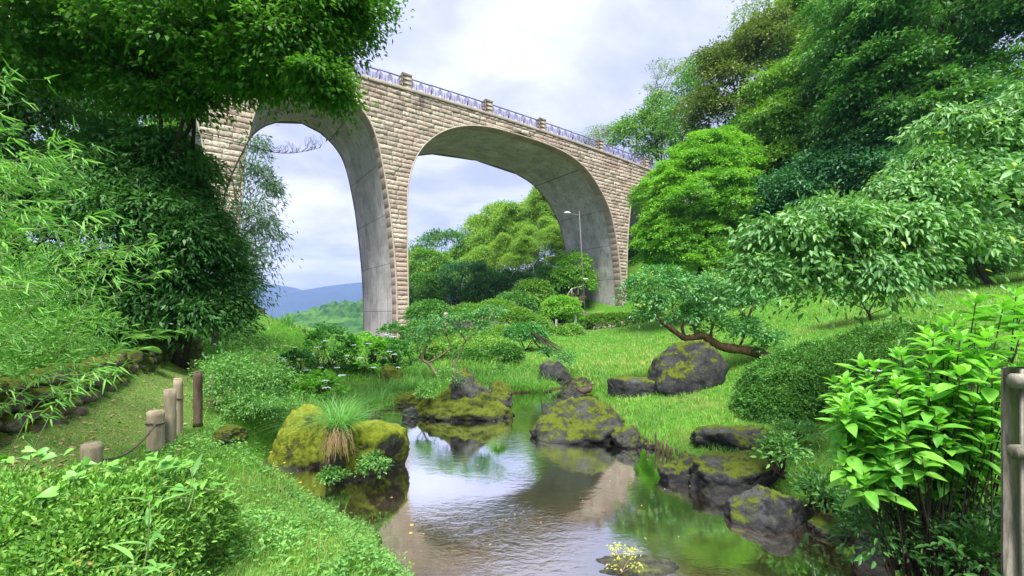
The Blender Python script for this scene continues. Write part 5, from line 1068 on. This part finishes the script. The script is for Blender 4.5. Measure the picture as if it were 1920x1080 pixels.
for (x, y, d, rx, ry, lb) in ((625, 893, 6.35, 22, 14, 'tiny leafy weeds at the waterline between the mossy boulders'), (700, 870, 6.2, 26, 20, 'small leafy weeds growing on the front of the squat mossy boulder'), (840, 712, 10.4, 26, 22, 'fresh weeds on the left shoulder of the islet'), (800, 740, 10.5, 18, 22, 'leafy weeds between the islet rocks'), (935, 690, 11.6, 14, 8, 'small sprig behind the islet summit')):
    mound('weed_patch', lb, 'plants', 'weeds on the pond rocks', P(x, y+ry, d), [blob(x, y, d, rx, ry, .16)], 'cover', 40, 16, .07, .045, .024, 'o', (.2, 1.1), stems=False, flat=.6, droop=.2, up=.5)
# yellow seedling on the bright rock at the bottom edge
t = thing('maple_seedling', 'small yellow-leaved seedling on the bright mossy rock at the bottom edge', 'plant', P(1160, 1070, 4.1)); m = MB(); mb = MB()
for (x, y) in ((1150, 1028), (1165, 1022), (1178, 1030), (1195, 1032), (1158, 1040), (1186, 1042), (1152, 1062), (1190, 1060)):
    q = P(x, y, 4.1+RNG.uniform(-.06, .06)); b = P(1160+RNG.uniform(-3, 6), 1078, 4.1); tube(m, spline([b, (b+q)/2+rnd(3)*.008, q], 6), np.linspace(.004, .0015, 6), 4)
    n = 22; a = RNG.uniform(0, 6.28, n); leaves(mb, q+rnd(n, 3)*np.array([.03, .03, .012]), np.stack([np.cos(a), np.sin(a), -.1+0*a], 1), nrm(rnd(n, 3)*.3+np.array([0, -.2, 1.])), .034, .012, 'r', RNG.uniform(0, 1, n))
m.build('stems', M['bark_pale'], t); mb.build('leaves', M['yellowleaf'], t)
for i, (x, y, d) in enumerate(((533, 868, 6.2), (520, 880, 5.9), (528, 895, 5.7), (505, 912, 5.3), (515, 925, 5.2), (563, 905, 5.6), (770, 1000, 4.7), (772, 985, 4.75), (508, 848, 6.3), (690, 760, 10.5))):
    c = P(x, y, d); mb = MB(); n = 9; a = np.arange(n)*.7; leaves(mb, c+0*rnd(n, 3), np.stack([np.cos(a), np.sin(a), .4+0*a], 1), np.tile([0, -.2, 1.], (n, 1)), .022, .016, 'r', .5); tag(mb.build('wild_flower', M['yellow'], loc=c), 'tiny yellow flower in the ground cover along the left shore', 'flower', 'yellow flowers on the left bank')

# ------------------------------------------------------------------ small trees of the garden
def path_tree(label, name, base, trunks, blobs, m_, ncl, per, cr, L, Wd, bark='bark', kind='o', group=None, cat='tree', **kw):
    t = thing(name, label, cat, base, group); m = MB()
    for pts, r0, r1 in trunks: p = spline(pts, 30); tube(m, p, np.linspace(r0, r1, 30)*(1+.08*np.sin(np.arange(30)*1.7)), 10, rough=.05)
    mb = MB(); c = crown(mb, blobs, ncl, per, cr, L, Wd, kind, **kw)
    ends = np.array([np.asarray(tk[0])[-1] for tk in trunks])
    for q in some(c, 40):
        e = ends[np.argmin(np.linalg.norm(ends-q, axis=1))]; tube(m, spline([e, (e+q)/2+[0, 0, .05], q], 6), np.linspace(.012, .003, 6), 4)
    m.build('trunk', M[bark], t); mb.build('crown', M[m_], t); return t
pp = lambda d, *a: [P(x, y, d+dd) for x, y, dd in [(q if len(q) == 3 else (*q, 0)) for q in a]]
path_tree('small tree with a twisting reddish trunk leaning over the big lawn boulder', 'crape_myrtle', P(1446, 680, 13), [
    (pp(13, (1446, 682), (1436, 668), (1420, 661), (1384, 655, -.2), (1353, 650, -.3), (1333, 640, -.4), (1318, 629, -.4), (1303, 632, -.5), (1284, 634, -.5), (1270, 625, -.5), (1250, 610, -.5), (1232, 597, -.5), (1229, 582, -.5)), .17, .045),
    (pp(12.6, (1305, 628), (1301, 613), (1289, 600), (1283, 588)), .05, .03), (pp(12.5, (1282, 628), (1279, 614), (1282, 603), (1268, 593), (1260, 580)), .05, .025), (pp(12.6, (1333, 638), (1334, 620), (1340, 600)), .05, .025), (pp(12.8, (1384, 655), (1395, 630), (1400, 600)), .04, .02)],
    [blob(1205, 552, 12.2, 38, 34, .6), blob(1262, 545, 12.4, 58, 42, .8), blob(1330, 558, 12.6, 55, 45, .8), blob(1240, 515, 12.6, 30, 18, .5), blob(1390, 560, 12.8, 50, 34, .7), blob(1350, 612, 12.4, 34, 22, .5), blob(1405, 620, 12.8, 34, 26, .5), blob(1440, 645, 12.8, 28, 24, .4), blob(1225, 588, 12.2, 34, 20, .5), blob(1300, 590, 12.4, 30, 16, .5), blob(1440, 520, 13, 40, 25, .5)], 'myrtle', 430, 38, .22, .085, .045, 'bark_red', 'o', None, flat=.35, droop=.1, up=.75, shell=(.35, 1.15), keep_back=.6)
path_tree('slim pruned tree with forked pale branches behind the pond islet', 'pruned_tree', P(820, 704, 14), [
    (pp(14, (822, 708), (816, 700), (803, 681), (795, 677), (792, 667), (797, 655), (804, 643), (806, 632)), .055, .022), (pp(14, (803, 680), (820, 671), (841, 656), (846, 650)), .035, .014), (pp(14, (795, 677), (785, 674), (772, 670)), .02, .012),
    (pp(14.2, (850, 700), (849, 685), (846, 658), (840, 635), (824, 611)), .025, .012), (pp(14.2, (853, 698), (855, 682), (864, 658), (874, 639), (893, 623), (908, 605)), .03, .012), (pp(14.2, (874, 640), (866, 628), (862, 615)), .018, .01), (pp(14, (793, 668), (785, 655), (779, 645)), .016, .01)],
    [blob(795, 624, 14, 28, 13, .35), blob(830, 605, 14, 34, 14, .4), blob(880, 597, 14.2, 40, 16, .4), blob(925, 588, 14.3, 28, 14, .3), blob(855, 622, 14.1, 34, 12, .3), blob(905, 612, 14.2, 26, 12, .3), blob(780, 640, 14, 22, 8, .3)], 'myrtle', 190, 26, .16, .07, .035, 'bark_pale', 'o', None, flat=.25, droop=.0, up=.85, shell=(.2, 1.1))
path_tree('little twiggy tree on the slope under the cherry branches', 'twiggy_tree', px_ground(1634, 14), [
    (pp(14, (1635, 608), (1630, 590), (1618, 570), (1612, 545)), .05, .02), (pp(14, (1628, 586), (1640, 565), (1652, 545)), .03, .014), (pp(14, (1624, 580), (1600, 570), (1580, 562)), .02, .01), (pp(14, (1630, 590), (1655, 580), (1680, 572)), .016, .008)],
    [blob(1610, 535, 14, 50, 24, .7), blob(1660, 530, 14, 40, 24, .6), blob(1575, 545, 14, 30, 16, .5)], 'hydrangea_dark', 120, 30, .2, .09, .045, 'bark', 'o', None, flat=.4, droop=.2, up=.7, shell=(.3, 1.08))
path_tree('small dead-topped leaning shrub by the back of the pond', 'leaning_shrub', px_ground(1030, 17), [(pp(17, (1030, 670), (1018, 655), (1008, 648), (998, 632), (995, 622)), .045, .01)], [blob(1035, 660, 17, 24, 12, .4), blob(1060, 672, 16, 20, 12, .4)], 'myrtle', 50, 26, .2, .08, .04, 'bark', 'o', None, flat=.4, shell=(.3, 1.05))
# cherry with drooping large leaves, reaching in from the right
path_tree('cherry tree with large drooping leaves reaching in from the right', 'cherry_tree', gp(8.6, 6.6), [
    ([gp(8.6, 6.6)-[0, 0, .2], P(2020, 460, 6.6), P(1960, 395, 6.4), P(1900, 372, 6.2), P(1840, 362, 6.0), P(1760, 372, 5.8), P(1680, 385, 5.6), P(1600, 400, 5.5), P(1500, 425, 5.4)], .16, .018), ([P(1960, 395, 6.4), P(1930, 330, 6.2), P(1880, 270, 6.0), P(1820, 240, 5.9), P(1760, 225, 5.8)], .07, .012), ([P(1900, 372, 6.2), P(1820, 320, 6.1), P(1740, 300, 6)], .05, .012), ([P(1840, 362, 6), P(1780, 430, 5.8), P(1700, 470, 5.6)], .04, .01)],
    [blob(1455, 450, 5.4, 58, 42, .45), blob(1540, 425, 5.5, 75, 50, .55), blob(1620, 445, 5.5, 80, 55, .55), blob(1700, 430, 5.6, 80, 50, .55), blob(1500, 500, 5.4, 80, 38, .45), blob(1600, 505, 5.4, 80, 34, .45), blob(1420, 500, 5.4, 36, 36, .35), blob(1720, 360, 5.8, 75, 40, .5), blob(1800, 320, 5.9, 90, 48, .6), blob(1870, 250, 6, 85, 50, .6), blob(1790, 235, 5.9, 60, 30, .4), blob(1920, 320, 6, 60, 60, .5), blob(1690, 500, 5.5, 60, 30, .4), blob(1780, 440, 5.8, 60, 40, .4), blob(1930, 200, 6.1, 60, 40, .5)], 'cherry', 1150, 30, .22, .078, .034, 'bark', 'o', None, flat=.35, droop=.85, up=.7, shell=(.4, 1.12), keep_back=.5, curl=.3, jit=.6, bough=.5, nb=10, bflat=.4, core=.45)
# yellow tipped sprig near the right edge
mound('cherry_sprig', 'close leafy sprig at the right edge in front of the dark limb', 'twig', None, P(1950, 380, 3.3), [blob(1905, 320, 3.3, 26, 14, .12), blob(1912, 372, 3.3, 24, 12, .12)], 'cherry', 12, 8, .09, .09, .035, 'c', (.2, 1.), stems=False, flat=.3, droop=.5)

# bamboo sprays on the near left
t = thing('bamboo_spray', 'light green bamboo sprays arching in from the left edge', 'bamboo', gp(-4.6, 3.9)); m = MB(); mb = MB()
for k in range(64):
    d = RNG.uniform(3.1, 4.4); ex, ey = RNG.uniform(-40, 330), RNG.uniform(130, 700)
    if ex > 60+ (ey-130)*.75 or (ey > 600 and ex > 260): ex = RNG.uniform(-40, 60+(min(ey, 480)-130)*.6)
    s = P(ex-RNG.uniform(160, 320), ey+RNG.uniform(90, 260), d+RNG.uniform(-.2, .5)); e = P(ex, ey, d); mid = (s+e)/2+np.array([-.05, 0, .16]); sp = spline([s, mid, e-[0, 0, .05]], 16); tube(m, sp, np.linspace(.005, .0012, 16), 4)
    for i in range(4, 16):
        n = RNG.integers(3, 7); a = sp[i]; tw = a+np.array([RNG.uniform(-.04, .12), RNG.uniform(-.09, .09), RNG.uniform(-.02, .09)]); tube(m, [a, tw], .0012, 3)
        D = rnd(n, 3)*.45+np.array([.75, -.1, -.25]); leaves(mb, np.tile(tw, (n, 1))+rnd(n, 3)*.012, D, nrm(rnd(n, 3)*.5+np.array([0, -.3, 1.])), RNG.uniform(.07, .15, n), RNG.uniform(.010, .017, n), 'o', RNG.uniform(0, 1, n), .22)
m.build('stems', M['culm'], t); mb.build('leaves', M['bambooleaf'], t)
cl = []
for k in range(22): cl.append(blob(RNG.uniform(-80, 210), RNG.uniform(470, 640), RNG.uniform(5.5, 7.5), 34, 22, .3))
mound('bamboo_thicket', 'loose low bamboo leaves at the left edge above the stone wall', 'bamboo', None, gp(-7, 6.4), cl, 'bambooleaf', 190, 24, .28, .11, .014, 'o', (.1, 1.15), stems=False, flat=.7, droop=.35, up=.5, jit=.8)

# ferns below the dark evergreen
for (x, y, d, lb) in ((285, 622, 8.6, 'largest fern under the dark evergreen'), (330, 612, 8.9, 'fern at the right of the largest fern'), (215, 640, 8.0, 'fern left of the largest fern above the wall'), (255, 648, 7.9, 'low fern just above the stone wall')):
    b = P(x, y+14, d); t = thing('fern', lb, 'fern', b, 'ferns under the evergreen'); mb = MB()
    for k in range(9):
        a = RNG.uniform(0, 6.28); dr = np.array([math.cos(a), math.sin(a)*.7-.35, 0]); L = RNG.uniform(.35, .6); u = np.linspace(.1, 1, 22)[:, None]; sp = b+dr*L*u+np.array([0, 0, 1])*(L*(.75*u-.75*u*u)); S = np.cross(nrm(dr), [0, 0, 1.])
        for sg in (-1, 1): leaves(mb, sp, np.tile(S*sg+dr*.35, (22, 1)), np.tile([0, 0, 1.], (22, 1)), .13*np.sin(np.clip(u[:, 0]*2.9+.2, 0, 3.1))+.01, .028, 'r', RNG.uniform(.3, .9))
    mb.build('fronds', M['cover'], t)
# clipped mounds and bushes of the garden behind the pond
GC = 'clipped mounds of the garden'
for (x, y, d, rx, ry, m_, lb) in ((905, 655, 19, 62, 22, 'azalea_bright', 'widest clipped mound behind the islet summit'), (840, 655, 20, 55, 20, 'forest_light', 'clipped mound in front of the middle pier base'), (800, 652, 18, 32, 14, 'azalea_bright', 'yellowish clipped mound under the slim pruned tree'), (945, 663, 18, 32, 16, 'azalea', 'small clipped mound at the right of the widest one'), (880, 672, 17.5, 34, 16, 'azalea', 'low shadowed mound in front of the widest one'), (870, 632, 25, 60, 14, 'forest_light', 'flat-topped mound behind the pruned tree branches'), (790, 622, 22, 30, 18, 'forest', 'round green shrub touching the middle pier'), (985, 628, 24, 36, 20, 'hydrangea_dark', 'dark glossy round shrub on the lawn edge'), (940, 622, 30, 34, 9, 'azalea_bright', 'thin yellow-green clipped strip beyond the dark glossy shrub'),
                             (1046, 628, 36, 20, 13, 'azalea_bright', 'left one of two little mounds before the pier rail'), (1072, 624, 37, 18, 13, 'azalea_bright', 'right one of two little mounds before the pier rail'), (1020, 600, 44, 34, 11, 'azalea', 'long clipped mound behind the little pair'), (1075, 606, 46, 30, 11, 'azalea', 'clipped mound below the small round tree'), (1000, 605, 40, 26, 10, 'azalea_bright', 'pale clipped mound left of the small round tree'), (970, 598, 36, 30, 18, 'forest_light', 'loose bright bush in the garden left of the mounds'), (880, 592, 34, 40, 20, 'forest_light', 'fresh leafy bush behind the sign board'), (805, 590, 32, 40, 24, 'forest', 'dark leafy bush right beside the middle pier'), (930, 585, 40, 40, 20, 'forest_light', 'tall light bush behind the pruned tree crown'), (965, 570, 46, 36, 20, 'forest', 'green bush below the shadow of the grove')):
    mound('clipped_shrub', lb, 'shrub', GC, px_ground(x, d), [blob(x, y, d, rx, ry, rx/F*d*.8), blob(x+rx*.4, y+ry*.25, d-.1, rx*.6, ry*.8, rx/F*d*.5)], m_, int(170+rx*2.2), 40, .010*d, .0042*d, .0021*d, 'r', (.85, 1.05), flat=.45, droop=.1, up=.5, keep_back=.15)
tree('round_topped_tree', 'small round-crowned tree clipped like a mushroom left of the pier', 'tree', None, px_ground(1056, 42), [blob(1053, 574, 42, 34, 20, 1.7), blob(1070, 588, 42, 18, 12, 1), blob(1036, 588, 42, 18, 12, 1)], 'zelkova', 220, 50, .4, .16, .08, .12, 8, flat=.25, up=.8)
# hedge before the right pier
t = thing('clipped_hedge', 'long clipped hedge on thin stems before the right pier', 'hedge', px_ground(1150, 45)); mb = MB(); crown(mb, [blob(x, 604-(x-1105)*.05, 45, 18, 14, .7) for x in range(1112, 1240, 12)], 520, 44, .32, .15, .08, 'r', flat=.5, shell=(.8, 1.05)); mb.build('foliage', M['forest_light'], t)
m = MB()
for x in range(1110, 1236, 9): tube(m, [px_ground(x, 45), P(x+2, 606, 45)], .05, 5)
m.build('stems', M['bark'], t)

# ------------------------------------------------------------------ haze: one box of even, thin air
m, t = mat('haze_air')
t.n('ShaderNodeOutputMaterial', {'Volume': t.n('ShaderNodeVolumePrincipled', {'Color': (.34, .50, 1, 1), 'Density': .00019, 'Anisotropy': .1}).outputs[0]})
mb = MB(); box(mb, (0, 3300, 170), (9600, 7600, 390)); o = mb.build('haze', m); o['kind'] = 'stuff'
